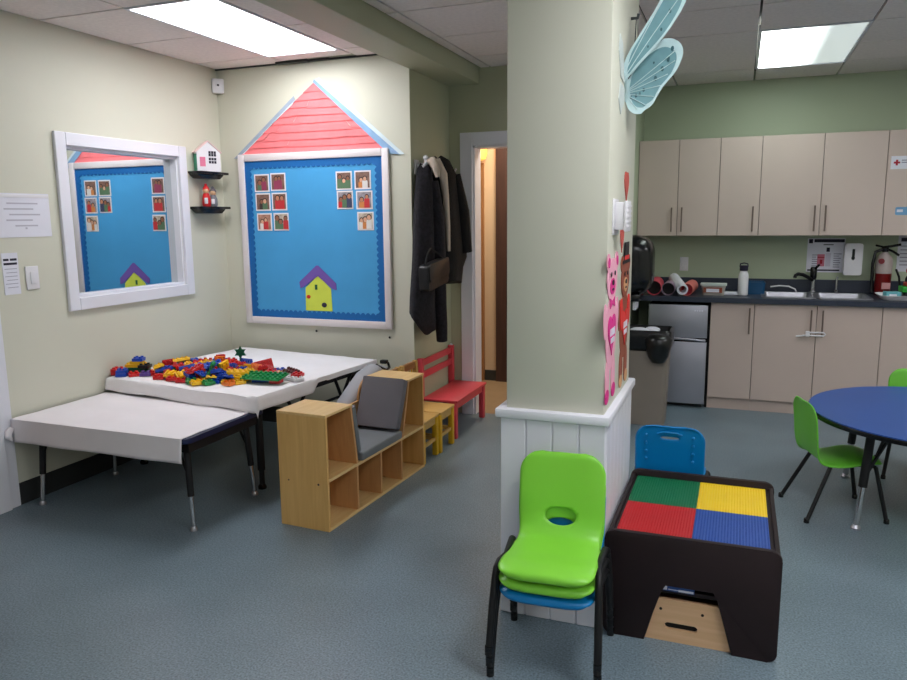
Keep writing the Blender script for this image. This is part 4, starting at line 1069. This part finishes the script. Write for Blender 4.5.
for (x0, x1, y0, y1, m_, lab) in ((gx0, gxm, gym, gy1, 'pl_green', 'green studded base plate'), (gxm, gx1, gym, gy1, 'pl_yellow', 'yellow studded base plate'), (gx0, gxm, gy0, gym, 'pl_red', 'red studded base plate'), (gxm, gx1, gy0, gym, 'pl_blue', 'blue studded base plate')):
    b = MB(); b.box(x0+.0006, x1-.0006, y0+.0006, y1-.0006, ztop, ztop+.004)
    nx, ny = round((x1-x0)/.0105), round((y1-y0)/.0105)
    for i in range(nx):
        for j in range(ny):
            cx, cy = x0+(x1-x0)*(i+.5)/nx, y0+(y1-y0)*(j+.5)/ny
            q = [b.bm.verts.new((cx+.0031*math.cos(k*PI/3), cy+.0031*math.sin(k*PI/3), ztop+.004)) for k in range(6)]
            r_ = [b.bm.verts.new((cx+.0029*math.cos(k*PI/3), cy+.0029*math.sin(k*PI/3), ztop+.0057)) for k in range(6)]
            b.bm.faces.new(r_)
            for k in range(6): b.bm.faces.new((q[k], q[(k+1) % 6], r_[(k+1) % 6], r_[k]))
    o = obj('base_plate', b, m_, t, world=True, smooth=0); o['label'] = lab
t = thing('packet', 'small blue and white printed packet on the shelf under the play table', 'packet', (-.145, 2.66, .2005))
b = MB(); b.box(-.065, .055, -.03, .05, 0, .024, .002); obj('body', b, mat('packet blue', (30, 76, 150), .4), t)
b = MB(); b.box(-.062, -.04, -.031, -.03, .004, .02); b.box(-.036, .0, -.031, -.03, .006, .009); b.box(.0, .052, -.031, -.03, .003, .011); obj('printed_panel', b, 'sticker_white', t, smooth=0)
t = thing('storage_crate', 'birch wood crate with a slot handle on the floor under the play table', 'crate', (-.132, 2.88, 0))
def crate_front(y0, y1):
    x0, x1, z1, zc, hw, r = -.19, .20, .165, .062, .045, .013
    up = [(x0, zc), (-hw-r, zc)]+[(-hw-r*math.cos(k*PI/16), zc+r*math.sin(k*PI/16)) for k in range(1, 9)]+[(hw+r*math.sin(k*PI/16), zc+r*math.cos(k*PI/16)) for k in range(9)]+[(x1, zc), (x1, z1), (x0, z1)]
    lo = [(x, 2*zc-z) for x, z in up[:-2]]+[(x1, 0), (x0, 0)]
    b = MB(); b.prism(up, 'xz', y0, y1); b.prism(lo, 'xz', y0, y1); return b
obj('front_board', crate_front(-.245, -.23), 'crate', t, smooth=0)
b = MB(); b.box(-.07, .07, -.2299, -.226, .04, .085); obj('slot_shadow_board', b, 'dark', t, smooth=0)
obj('rear_board', crate_front(.23, .245), 'crate', t, smooth=0)
for s in (-1, 1):
    b = MB(); b.box((s*.195+.005)-.0075-s*.0075, (s*.195+.005)+.0075-s*.0075, -.2299, .2299, 0, .165); obj('side_board', b, 'crate', t, smooth=0)
b = MB(); b.box(-.185, .185, -.226, .2299, .004, .014); obj('bottom_board', b, 'crate', t, smooth=0)
for x in (-.073, .073): b = MB(); b.lathe([(.0055, -.2462), (.0055, -.244)], (x, 0, .125), 10, 'y'); obj('screw', b, 'dark', t)

# ------------------------------------------------------------------ round table and shell chairs
rx, ry, rr_, rzt = 1.04, 4.36, .645, .53
t = thing('round_table', 'round blue table with black legs at the kitchen side of the room', 'table', (rx, ry, 0))
b = MB(); b.lathe([(rr_-.012, rzt-.004), (rr_-.004, rzt), (.02, rzt+.0005)][::-1], (0, 0, 0), 72); 
b.lathe([(rr_-.004, rzt-.006), (rr_-.004, rzt-.0005)], (0, 0, 0), 72)
obj('tabletop', b, 'round_blue', t)
b = MB(); b.lathe([(rr_-.03, rzt-.034), (rr_-.002, rzt-.03), (rr_+.001, rzt-.012), (rr_-.003, rzt-.0065)], (0, 0, 0), 72); obj('edge_band', b, 'black_plastic', t)
for k in range(4):
    a = math.radians(41.7+90*k); ca, sa = math.cos(a), math.sin(a)
    table_leg(t, .52*ca, .52*sa, .055*ca, .055*sa, rzt-.035, .56, 'chrome', .021)
    b = MB(); b.tube([(.548*ca, .548*sa, .26), (.44*ca-.05*sa, .44*sa+.05*ca, rzt-.035)], .008, 8); obj('leg_brace', b, 'black_metal', t)
def shell_chair(lab, loc, rz):
    t = thing('child_chair', lab, 'chair', loc, rz, 'green shell chairs at the round table')
    PR = [(-.185, .293), (-.17, .312), (-.10, .318), (0, .30), (.08, .298), (.125, .315), (.146, .37), (.158, .44), (.168, .53), (.178, .60)]
    obj('seat_shell', shell(None, .158, .150, prof=PR), 'lime_dark', t, smooth=60, solid=.008)
    for sx in (-1, 1):
        for p in ([(sx*.175, -.20, 0), (sx*.14, -.14, .285)], [(sx*.18, .20, 0), (sx*.125, .075, .28)]):
            b = MB(); b.tube([p[0], tuple(Vector(p[0]).lerp(Vector(p[1]), .5)), p[1]], .0105, 10); l = obj('leg', b, 'black_metal', t)
            b = MB(); b.lathe([(.0135, .0005), (.0135, .02), (.011, .024)], (p[0][0]-sx*.002, p[0][1]+(.002 if p[0][1] < 0 else -.003), 0), 10); obj('foot_cap', b, 'black_plastic', l)
    b = MB()
    for y in (-.14, .075): b.tube([(-.14 if y < 0 else -.125, y, .282), (.14 if y < 0 else .125, y, .282)], .009, 8)
    b.tube([(-.1, -.14, .282), (-.1, .075, .282)], .009, 8); b.tube([(.1, -.14, .282), (.1, .075, .282)], .009, 8)
    obj('seat_frame', b, 'black_metal', t)
    return t
s1 = shell_chair('green shell chair beside the round table, back towards the pillar', (.525, 4.21, 0), math.radians(107))
dup(s1, (1.05, 5.02, 0), math.radians(-4), 'green shell chair on the kitchen side of the round table')

# ------------------------------------------------------------------ kitchen
KB = YK
def door_panel(name, x0, x1, z0, z1, y, parent, hx=None, hz=None):
    b = MB(); b.box(x0+.0022, x1-.0022, y, y+.018, z0, z1, .0015, 1); d = obj(name, b, 'cab', parent, world=True, smooth=0)
    if hx is not None:
        b = MB(); b.tube([(hx, y-.028, hz[0]), (hx, y-.028, hz[1])], .006, 8)
        for q in (hz[0]+.015, hz[1]-.015): b.tube([(hx, y, q), (hx, y-.028, q)], .005, 8)
        inv = Vector(parent.location); bmesh.ops.translate(b.bm, verts=b.bm.verts[:], vec=-inv); obj('handle', b, 'handle', d)
def cabinet(name, lab, grp, x0, x1, y0, z0, z1, doors, toe=False, low=False):
    t = thing(name, lab, 'cabinet', ((x0+x1)/2, (y0+KB)/2, 0 if toe else z0), 0, grp)
    b = MB(); b.box(x0+.0006, x1-.0006, y0+.019, KB-.001, z0, z1 if not low else .79)
    obj('body', b, 'cab_edge', t, world=True, smooth=0)
    if toe:
        b = MB(); b.box(x0+.0006, x1-.0006, y0+.03, y0+.05, 0, z0); obj('toe_kick', b, 'cab', t, world=True, smooth=0)
    for (a, e, hx) in doors:
        hz = None
        if hx is not None: hz = (z1-.24, z1-.035) if toe else (z0+.035, z0+.235)
        door_panel('door', a, e, z0+.002, z1-.002, y0, t, hx, hz)
    return t
UY, UZ0, UZ1 = 6.54, 1.385, 2.172
GU = 'upper kitchen cabinets'
cabinet('upper_cabinet', 'upper cabinet with two doors, over the fridge', GU, -.822, -.1755, UY, UZ0, UZ1, [(-.822, -.497, -.541), (-.497, -.1755, -.46)])
cabinet('upper_cabinet', 'narrow one door upper cabinet over the white bottle', GU, -.1755, .137, UY, UZ0, UZ1, [(-.1755, .137, .09)])
cabinet('upper_cabinet', 'wide two door upper cabinet over the sink', GU, .137, 1.016, UY, UZ0, UZ1, [(.137, .581, .54), (.581, 1.016, .617)])
cabinet('upper_cabinet', 'upper cabinet with a first aid sticker beside the sink cabinet', GU, 1.016, 1.90, UY, UZ0, UZ1, [(1.016, 1.46, 1.42), (1.46, 1.90, 1.50)])
BY, BZ0, BZ1 = 6.23, .095, .868
GB = 'lower kitchen cabinets'
cabinet('base_cabinet', 'narrow one door lower cabinet right beside the fridge', GB, -.188, .137, BY, BZ0, BZ1, [(-.188, .137, .103)], True)
cabinet('base_cabinet', 'wide two door lower cabinet under the sink with a child lock', GB, .137, 1.019, BY, BZ0, BZ1, [(.137, .58, .54), (.58, 1.019, .62)], True, True)
cabinet('base_cabinet', 'two door lower cabinet behind the round table', GB, 1.019, 1.90, BY, BZ0, BZ1, [(1.019, 1.46, 1.42), (1.46, 1.90, 1.50)], True)
t = thing('cabinet_lock', 'white plastic child lock joining the two sink cabinet handles', 'lock', (.58, BY-.035, .652))
b = MB(); b.tube([(-.045, -.01, .012), (.05, -.01, .014), (.062, -.01, .0), (.05, -.01, -.012), (-.045, -.01, -.012), (-.055, -.01, 0), (-.045, -.01, .012)], .006, 8); obj('loop', b, 'white_plastic', t)
b = MB(); b.box(-.075, -.045, -.022, .0, -.02, .02, .004); b.tube([(-.07, -.01, -.01), (-.14, -.012, -.022)], .006, 8); obj('latch', b, 'white_plastic', t)
t = thing('first_aid_sticker', 'white sticker with a red cross on the upper cabinet door', 'sticker', (1.10, UY, 1.93))
b = MB(); b.box(-.06, .06, -.001, 0, -.048, .048); obj('backing', b, 'sticker_white', t, smooth=0)
b = MB(); b.box(-.042, .0, -.0018, -.001, -.007, .007); b.box(-.028, -.014, -.0019, -.001, -.021, .021); obj('cross', b, 'red_ink', t, smooth=0)
b = MB(); b.box(.01, .05, -.0018, -.001, .012, .02); b.box(.01, .05, -.0018, -.001, -.004, .004); obj('printed_lines', b, 'grey_ink', t, smooth=0)
t = thing('cabinet_sticker', 'pale blue sticker low on the upper cabinet door by the extinguisher', 'sticker', (1.145, UY, 1.57))
b = MB(); b.prism(rrect(-.05, .05, -.03, .03, .012), 'xz', -.0015, 0); obj('backing', b, mat('sticker blue', (110, 160, 200), .6), t, smooth=0)
b = MB(); b.box(-.04, .0, -.0022, -.0015, -.008, .012); obj('stripe', b, 'sticker_white', t, smooth=0)

# worktop with the two sink cut-outs
sx0, sx1, sy0, sy1 = .205, .945, 6.33, 6.72
t = thing('worktop', 'slate blue kitchen worktop running over fridge and lower cabinets', 'worktop', (.55, 6.54, .87))
b = MB(); x0, x1, y0, y1, z0, z1 = -.823, 1.92, 6.195, KB-.001, .87, .91
b.box(x0, sx0, y0, y1, z0, z1); b.box(sx1, x1, y0, y1, z0, z1); b.box(sx0, sx1, y0, sy0, z0, z1); b.box(sx0, sx1, sy1, y1, z0, z1); b.box(.56, .60, sy0, sy1, z0, z1)
obj('slab', b, 'counter', t, world=True, smooth=0)
b = MB(); b.box(x0, x1, KB-.022, KB-.001, z1, z1+.105, .003); obj('backsplash', b, 'counter', t, world=True, smooth=0)
t = thing('sink', 'double bowl stainless steel sink set in the worktop', 'sink', (.575, 6.525, .91))
for (a, e) in ((sx0, .56), (.60, sx1)):
    b = MB(); r0 = rrect(a-.022, e+.022, sy0-.03, sy1+.03, .03); r1 = rrect(a+.004, e-.004, sy0+.004, sy1-.004, .04); r2_ = rrect(a+.03, e-.03, sy0+.03, sy1-.03, .05)
    b.loft([[(p[0], p[1], .911) for p in r0], [(p[0], p[1], .917) for p in r0], [(p[0], p[1], .917) for p in r1], [(p[0], p[1], .80) for p in r2_]], caps=False)
    b.bm.faces.new([b.bm.verts.new((p[0], p[1], .80)) for p in r2_])
    obj('bowl', b, 'steel', t, world=True, smooth=50)
t = thing('faucet', 'black and chrome sink faucet with a swung out spout', 'faucet', (.585, 6.79, .91))
b = MB(); b.lathe([(.03, 0), (.03, .012), (.018, .02), (.018, .11)], (0, 0, 0), 16); obj('base', b, 'chrome', t)
b = MB(); b.lathe([(.02, .11), (.026, .13), (.026, .20), (.02, .215)], (0, 0, 0), 16); b.tube([(0, -.01, .19), (.035, -.045, .235)], .010, 8); obj('lever', b, 'black_plastic', t)
b = MB(); b.tube([(0, 0, .10), (-.04, -.05, .13), (-.085, -.10, .155), (-.125, -.15, .165), (-.145, -.17, .155), (-.15, -.175, .135)], .014, 10); obj('spout', b, 'black_metal', t)
t = thing('soap_pump', 'slim chrome pump beside the faucet', 'dispenser', (.76, 6.79, .91))
b = MB(); b.lathe([(.018, 0), (.018, .02), (.010, .03), (.010, .12)], (0, 0, 0), 12); obj('body', b, 'chrome', t)
b = MB(); b.tube([(0, 0, .12), (0, 0, .135), (0, -.05, .13)], .008, 8); obj('nozzle', b, 'chrome', t)
t = thing('dish_cloth', 'white cord of a drain plug lying on the sink rim', 'cord', (.36, 6.72, .93))
b = MB(); b.tube([(-.10, .0, .03), (-.03, .0, .04), (.04, .01, .035), (.09, .02, .012), (.10, .0, -.01)], .006, 8); obj('loop', b, 'white_plastic', t)
t['label'] = 'white cord looped on the back rim of the sink'; t.name = 'drain_plug_wire'

# fridge
t = thing('fridge', 'compact two door stainless fridge under the worktop', 'fridge', (-.435, 6.53, 0))
fx0, fx1 = -.665, -.207
b = MB(); b.box(fx0, fx1, 6.245, 6.80, .03, .845, .004); obj('body', b, 'black_plastic', t, world=True)
b = MB(); b.box(fx0+.02, fx1-.02, 6.26, 6.7, 0, .031); obj('base', b, 'black_plastic', t, world=True)
b = MB(); b.box(fx0, fx1, 6.195, 6.24, .578, .843, .006); fz = obj('door', b, 'fridge_steel', t, world=True)
b = MB(); b.box(fx0, fx1, 6.195, 6.24, .035, .548, .006); obj('door', b, 'fridge_steel', t, world=True)
b = MB(); b.loft([[(x, 6.215, z) for x, z in ((fx0, .546), (fx1, .546), (fx1, .58), (fx0, .58))], [(x, 6.195, z) for x, z in ((fx0, .546), (fx1, .546), (fx1, .58), (fx0, .58))]]); obj('handle_recess', b, 'black_plastic', t, world=True)
b = MB(); b.tube([(fx0+.01, 6.19, .56), (fx0+.12, 6.182, .568), (-.44, 6.18, .572), (fx1-.12, 6.182, .568), (fx1-.01, 6.19, .56)], .010, 8); obj('handle', b, 'steel', t, world=True)
b = MB(); [b.box(-.31+.018*i, -.298+.018*i, 6.1935, 6.195, .795, .804) for i in range(4)]; obj('badge', b, 'trim', t, world=True, smooth=0)
b = MB(); b.box(-.204, -.1895, 6.26, KB-.002, 0, .866); tag(obj('gap_shade_panel', b, 'dark', None, smooth=0), 'dark panel standing for the shaded gap between fridge and lower cabinet', 'panel')  # near-black panel added where the gap is only in shade

# things on the worktop
def roll(name, lab, x, y, r_, ln, rz, m_, inner, grp, ri=.93):
    t = thing(name, lab, 'roll', (x, y, .91), rz, grp)
    b = MB(); n = 22; rings = []
    for (q, yy) in ((r_, -ln/2), (r_, ln/2), (r_*ri, ln/2), (r_*ri, -ln/2)): rings.append([(q*math.cos(2*PI*k/n), yy, r_+.0015+q*math.sin(2*PI*k/n)) for k in range(n)])
    b.loft(rings+[rings[0]], caps=False); obj('sheet', b, m_, t)
    b = MB(); b.lathe([(r_*ri*.98, -ln*.40), (r_*ri*.98, -ln*.38)], (0, 0, r_+.0015), 20, 'y'); obj('inner_shade_disc', b, inner, t)  # disc inside the open roll, dark ones paint in the shade there
    return t
P_PINK = mat('coral kraft roll', (214, 76, 92), .7); P_MAUVE = mat('mauve kraft roll', (150, 128, 146), .7); P_ROSE = mat('rose kraft roll', (222, 120, 112), .7)
GR = 'paper rolls on the worktop'
roll('paper_roll', 'coral paper roll nearest the paper towel dispenser', -.645, 6.46, .060, .44, .05, P_PINK, 'dark', GR)
roll('paper_roll', 'mauve paper roll between the coral roll and the white tube', -.524, 6.46, .053, .42, .0, P_MAUVE, 'dark', GR)
roll('paper_roll', 'rose and red paper roll beside the lidded container', -.370, 6.46, .050, .40, -.05, P_ROSE, 'red_ink', GR)
t = thing('paper_tube', 'white cardboard tube resting across the coloured paper rolls', 'tube', (-.458, 6.42, .940))
b = MB(); n = 22; rings = []
for (q, yy) in ((.044, -.21), (.044, .21), (.03, .21), (.03, -.21)): rings.append([(q*math.cos(2*PI*k/n), yy, q*math.sin(2*PI*k/n)) for k in range(n)])
b.loft(rings+[rings[0]], caps=False); o = obj('wall', b, 'sticker_white', t); o.rotation_euler = (math.radians(8), 0, math.radians(14)); o.location = (0, 0, .055)
t = thing('food_container', 'clear lidded food container with a pale label on the worktop', 'container', (-.178, 6.40, .91)); t.scale = (.9, .9, .95)
CLR = mat('cloudy plastic', (176, 170, 162), .3, var=.05)
b = MB(); b.loft([[(x*.9, y*.9, .002) for x, y in rrect(-.10, .10, -.07, .07, .02)], [(x, y, .085) for x, y in rrect(-.105, .105, -.075, .075, .02)]]); obj('body', b, CLR, t)
b = MB(); b.prism(rrect(-.113, .113, -.083, .083, .02), 'xy', .085, .10, .003); obj('lid', b, mat('pale lid', (196, 204, 200), .4), t)
b = MB(); b.box(-.06, .05, -.0785, -.074, .03, .06); obj('label', b, 'sticker_white', t, smooth=0)
b = MB(); b.box(-.085, .075, -.0765, -.0738, .025, .07); obj('contents_band', b, 'brown_paper', t, smooth=0)
t = thing('water_bottle', 'white insulated bottle with a dark lid standing on the worktop', 'bottle', (.045, 6.42, .91))
b = MB(); b.lathe([(.034, .001), (.039, .008), (.039, .15), (.036, .175), (.026, .195), (.024, .20)], (0, 0, 0), 20); obj('body', b, 'white_plastic', t)
b = MB(); b.lathe([(.03, .20), (.032, .205), (.032, .238), (.026, .242)], (0, 0, 0), 20); b.tube([(-.03, 0, .23), (-.028, 0, .255), (0, 0, .262), (.028, 0, .255), (.03, 0, .23)], .005, 8); obj('lid', b, 'ink', t)
t = thing('plastic_tub', 'low translucent blue tub behind the white bottle', 'tub', (.14, 6.60, .91))
b = MB(); b.loft([[(x*.92, y*.92, .001) for x, y in rrect(-.075, .075, -.09, .09, .02)], [(x, y, .10) for x, y in rrect(-.075, .075, -.09, .09, .02)], [(x*.95, y*.95, .10) for x, y in rrect(-.075, .075, -.09, .09, .02)], [(x*.88, y*.88, .006) for x, y in rrect(-.075, .075, -.09, .09, .02)]]); obj('body', b, mat('deep blue plastic', (16, 72, 112), .35), t)
b = MB(); b.box(-.09, .05, -.05, .05, 0, .022, .006); tag(obj('sponge', b, 'sticker_white', None), 'flat white sponge between the container and the bottle', 'sponge').location = (-.035, 6.46, .911)
# things on the kitchen wall
t = thing('wall_outlet', 'white outlet plate on the wall above the paper rolls', 'outlet', (-.447, KB, 1.132))
b = MB(); b.box(-.036, .036, -.006, 0, -.06, .06, .002); obj('plate', b, 'white_plastic', t)
b = MB(); [b.box(-.018, .018, -.009, -.006, z, z+.035, .003) for z in (-.045, .01)]; obj('sockets', b, 'white_plastic', t)
t = thing('hygiene_poster', 'printed hand washing poster with a dark title band above the sink', 'poster', (.672, KB, 1.215))
b = MB(); b.box(-.14, .14, -.002, 0, -.14, .14); obj('sheet', b, 'sticker_white', t, smooth=0)
b = MB(); b.box(-.09, .135, -.0028, -.002, .108, .134); obj('title_band', b, 'ink', t, smooth=0)
b = MB(); b.box(-.02, .055, -.0028, -.002, .085, .092); b.box(.005, .03, -.0028, -.002, .03, .065); b.box(-.13, .11, -.0028, -.002, -.128, -.116); b.box(-.13, -.10, -.0028, -.002, .10, .134); obj('lettering', b, 'ink', t, smooth=0)
b = MB(); rg = random.Random(2)
for k in range(7): b.box(-.10, -.07+rg.uniform(0, .02), -.0026, -.002, .0-.018*k, .007-.018*k); b.box(.06, .1+rg.uniform(0, .02), -.0026, -.002, .01-.018*k, .017-.018*k)
obj('printed_lines', b, 'grey_ink', t, smooth=0)['kind'] = 'stuff'
b = MB(); b.box(-.06, -.005, -.0027, -.002, -.09, .01); obj('picture_panel', b, 'pink_ink', t, smooth=0)
b = MB(); b.box(-.06, -.005, -.003, -.0025, -.02, -.012); b.box(-.04, -.02, -.003, -.0025, -.07, -.035); obj('picture_marks', b, 'red_ink', t, smooth=0)
b = MB(); b.box(.0, .04, -.0027, -.002, -.09, .02); obj('picture_panel', b, mat('pale figure', (206, 200, 214), .7), t, smooth=0)
t = thing('soap_dispenser', 'white wall soap dispenser with a dark slot beside the poster', 'dispenser', (.868, KB, 1.188))
b = MB(); b.prism(rrect(-.066, .066, -.128, .128, .016), 'xz', -.095, -.001, .008); obj('body', b, 'white_plastic', t)
b = MB(); b.prism(rrect(-.012, .008, -.0, .085, .006), 'xz', -.097, -.094); b.prism(ell(-.003, .012, .013, .016), 'xz', -.0975, -.094); obj('sight_window', b, 'black_plastic', t)
t = thing('fire_extinguisher', 'red and white fire extinguisher at the end of the sink', 'fire extinguisher', (1.085, 6.755, .9115))
b = MB(); b.lathe([(.052, 0), (.058, .01), (.058, .17), (.0585, .171)], (0, 0, 0), 24); obj('cylinder', b, mat('extinguisher red', (124, 18, 18), .35), t)
b = MB(); b.lathe([(.0588, .171), (.0588, .27), (.05, .30), (.028, .325), (.022, .34)], (0, 0, 0), 24); obj('shoulder', b, mat('extinguisher white', (180, 166, 162), .4), t)
b = MB(); b.lathe([(.02, .34), (.024, .35), (.024, .375), (.016, .385)], (0, 0, 0), 16); b.tube([(-.02, 0, .375), (.03, -.02, .385), (.10, -.04, .40)], .010, 8); b.tube([(0, -.01, .37), (.05, -.03, .345), (.09, -.05, .315)], .009, 8); b.tube([(-.02, 0, .38), (-.07, -.01, .392)], .008, 8); obj('valve_handle', b, 'black_plastic', t)
b = MB(); b.tube([(-.02, -.01, .36), (-.07, -.02, .34), (-.082, -.02, .25), (-.08, -.02, .1), (-.075, -.02, .02)], .012, 10); obj('hose', b, 'black_plastic', t)
b = MB(); b.lathe([(.022, -.072), (.022, -.062)], (-.03, 0, .27), 14, 'y'); obj('gauge', b, mat('gauge red', (120, 26, 34), .4), t)
b = MB(); b.box(-.015, .045, -.064, -.0585, .05, .10); obj('label', b, mat('label pink', (222, 160, 160), .6), t, smooth=0)
t = thing('wall_paper', 'white printed page taped to the wall past the extinguisher', 'paper', (1.31, KB, 1.24))
b = MB(); b.box(-.12, .12, -.002, 0, -.15, .15); obj('sheet', b, 'sticker_white', t, smooth=0)
b = MB(); b.box(-.10, .10, -.003, -.002, .09, .12); obj('lettering', b, 'ink', t, smooth=0)
b = MB(); [b.box(-.10, .08, -.0027, -.002, .05-.03*k, .058-.03*k) for k in range(6)]; obj('printed_lines', b, 'grey_ink', t, smooth=0)
t = thing('serving_tray', 'white tray with rounded rim on the worktop past the extinguisher', 'tray', (1.20, 6.43, .911))
b = MB(); b.loft([[(x*.82, y*.82, 0) for x, y in rrect(-.20, .20, -.15, .15, .05)], [(x, y, .035) for x, y in rrect(-.20, .20, -.15, .15, .05)], [(x*.98, y*.97, .037) for x, y in rrect(-.20, .20, -.15, .15, .05)], [(x*.8, y*.8, .006) for x, y in rrect(-.20, .20, -.15, .15, .05)]]); obj('body', b, 'white_plastic', t)
def carton(lab, x, y, z, w_, d_, h_, c):
    t = thing('carton', lab, 'box', (x, y, z), .1, 'small boxes on the tray')
    b = MB(); b.box(-w_/2, w_/2, -d_/2, d_/2, 0, h_, .003); obj('body', b, mat('carton colour', c, .5), t)
    b = MB(); b.box(-w_*.3, w_*.2, -d_/2-.001, -d_/2, h_*.3, h_*.7); obj('label', b, 'sticker_white', t, smooth=0)
carton('teal box on the tray', 1.10, 6.42, .918, .10, .1, .05, (90, 160, 170)); carton('black box on the tray', 1.24, 6.43, .918, .13, .12, .048, (24, 26, 34))
carton('bright green box stacked on the black box', 1.23, 6.44, .967, .15, .11, .042, (40, 160, 50)); carton('red box stacked on the green box', 1.245, 6.45, 1.010, .12, .10, .028, (190, 60, 50))
t = thing('scissors', 'dark scissors standing among the boxes on the tray', 'scissors', (1.18, 6.55, .93))
b = MB(); b.tube([(.0, 0, 0), (-.02, 0, .14), (-.045, 0, .20)], .008, 8); b.tube([(.02, 0, 0), (.03, 0, .13), (.05, 0, .17)], .008, 8); obj('blades', b, 'black_metal', t)
b = MB(); b.tube([(.05+.022*math.cos(a), 0, .19+.022*math.sin(a)) for a in [k*PI/5 for k in range(11)]], .006, 8); obj('handle', b, 'red_ink', t)

# paper towel dispenser and bin on the kitchen side wall
t = thing('towel_dispenser', 'glossy black paper towel dispenser on the kitchen side wall', 'dispenser', (-.80, 5.70, 1.19))
rings = []
for x, s in ((.001, .95), (.05, 1.0), (.11, .97), (.16, .88), (.195, .74), (.212, .55), (.216, .3)):
    rings.append([(x, y*s, z*s) for y, z in rrect(-.17, .17, -.225, .225, .11)])
b = MB(); b.loft(rings); obj('cover', b, 'black_plastic', t, smooth=60)
b = MB(); b.box(.0, .13, -.13, .13, -.262, -.21, .006); obj('outlet_lip', b, 'black_plastic', t)
b = MB(); b.box(.08, .10, -.09, .09, -.33, -.25, .002); obj('towel_end', b, 'sticker_white', t, smooth=0)
t = thing('waste_bin', 'taupe waste bin with a black liner under the towel dispenser', 'bin', (-.62, 5.68, 0))
def rr3(s, z, a=.18, c=.15): return [(x*s, y*s, z) for x, y in rrect(-a, a, -c, c, .04)]
b = MB(); b.loft([rr3(.86, .001), rr3(.97, .66), rr3(1.0, .66), rr3(1.0, .70), rr3(.95, .70), rr3(.82, .02)]); obj('body', b, 'bin', t, smooth=40)
b = MB(); b.loft([rr3(1.0, .57), rr3(1.05, .60), rr3(1.06, .67), rr3(1.05, .712), rr3(.98, .72), rr3(.92, .70), rr3(.85, .5)], caps=False); o = obj('liner', b, 'bag_black', t, smooth=60, solid=.003)
b = MB(); b.lathe([(.015, -.18), (.05, -.17), (.075, -.125), (.09, -.065), (.10, 0), (.07, .03)], (.105, -.165, .665), 14); obj('liner_knot', b, 'bag_black', t, smooth=60)
b = MB(); b.sphere((-.05, -.04, .70), .06, 1.3, 1, .5, 10); b.sphere((.04, .02, .705), .05, 1.2, 1, .5, 10); obj('crumpled_paper', b, 'sticker_white', t)
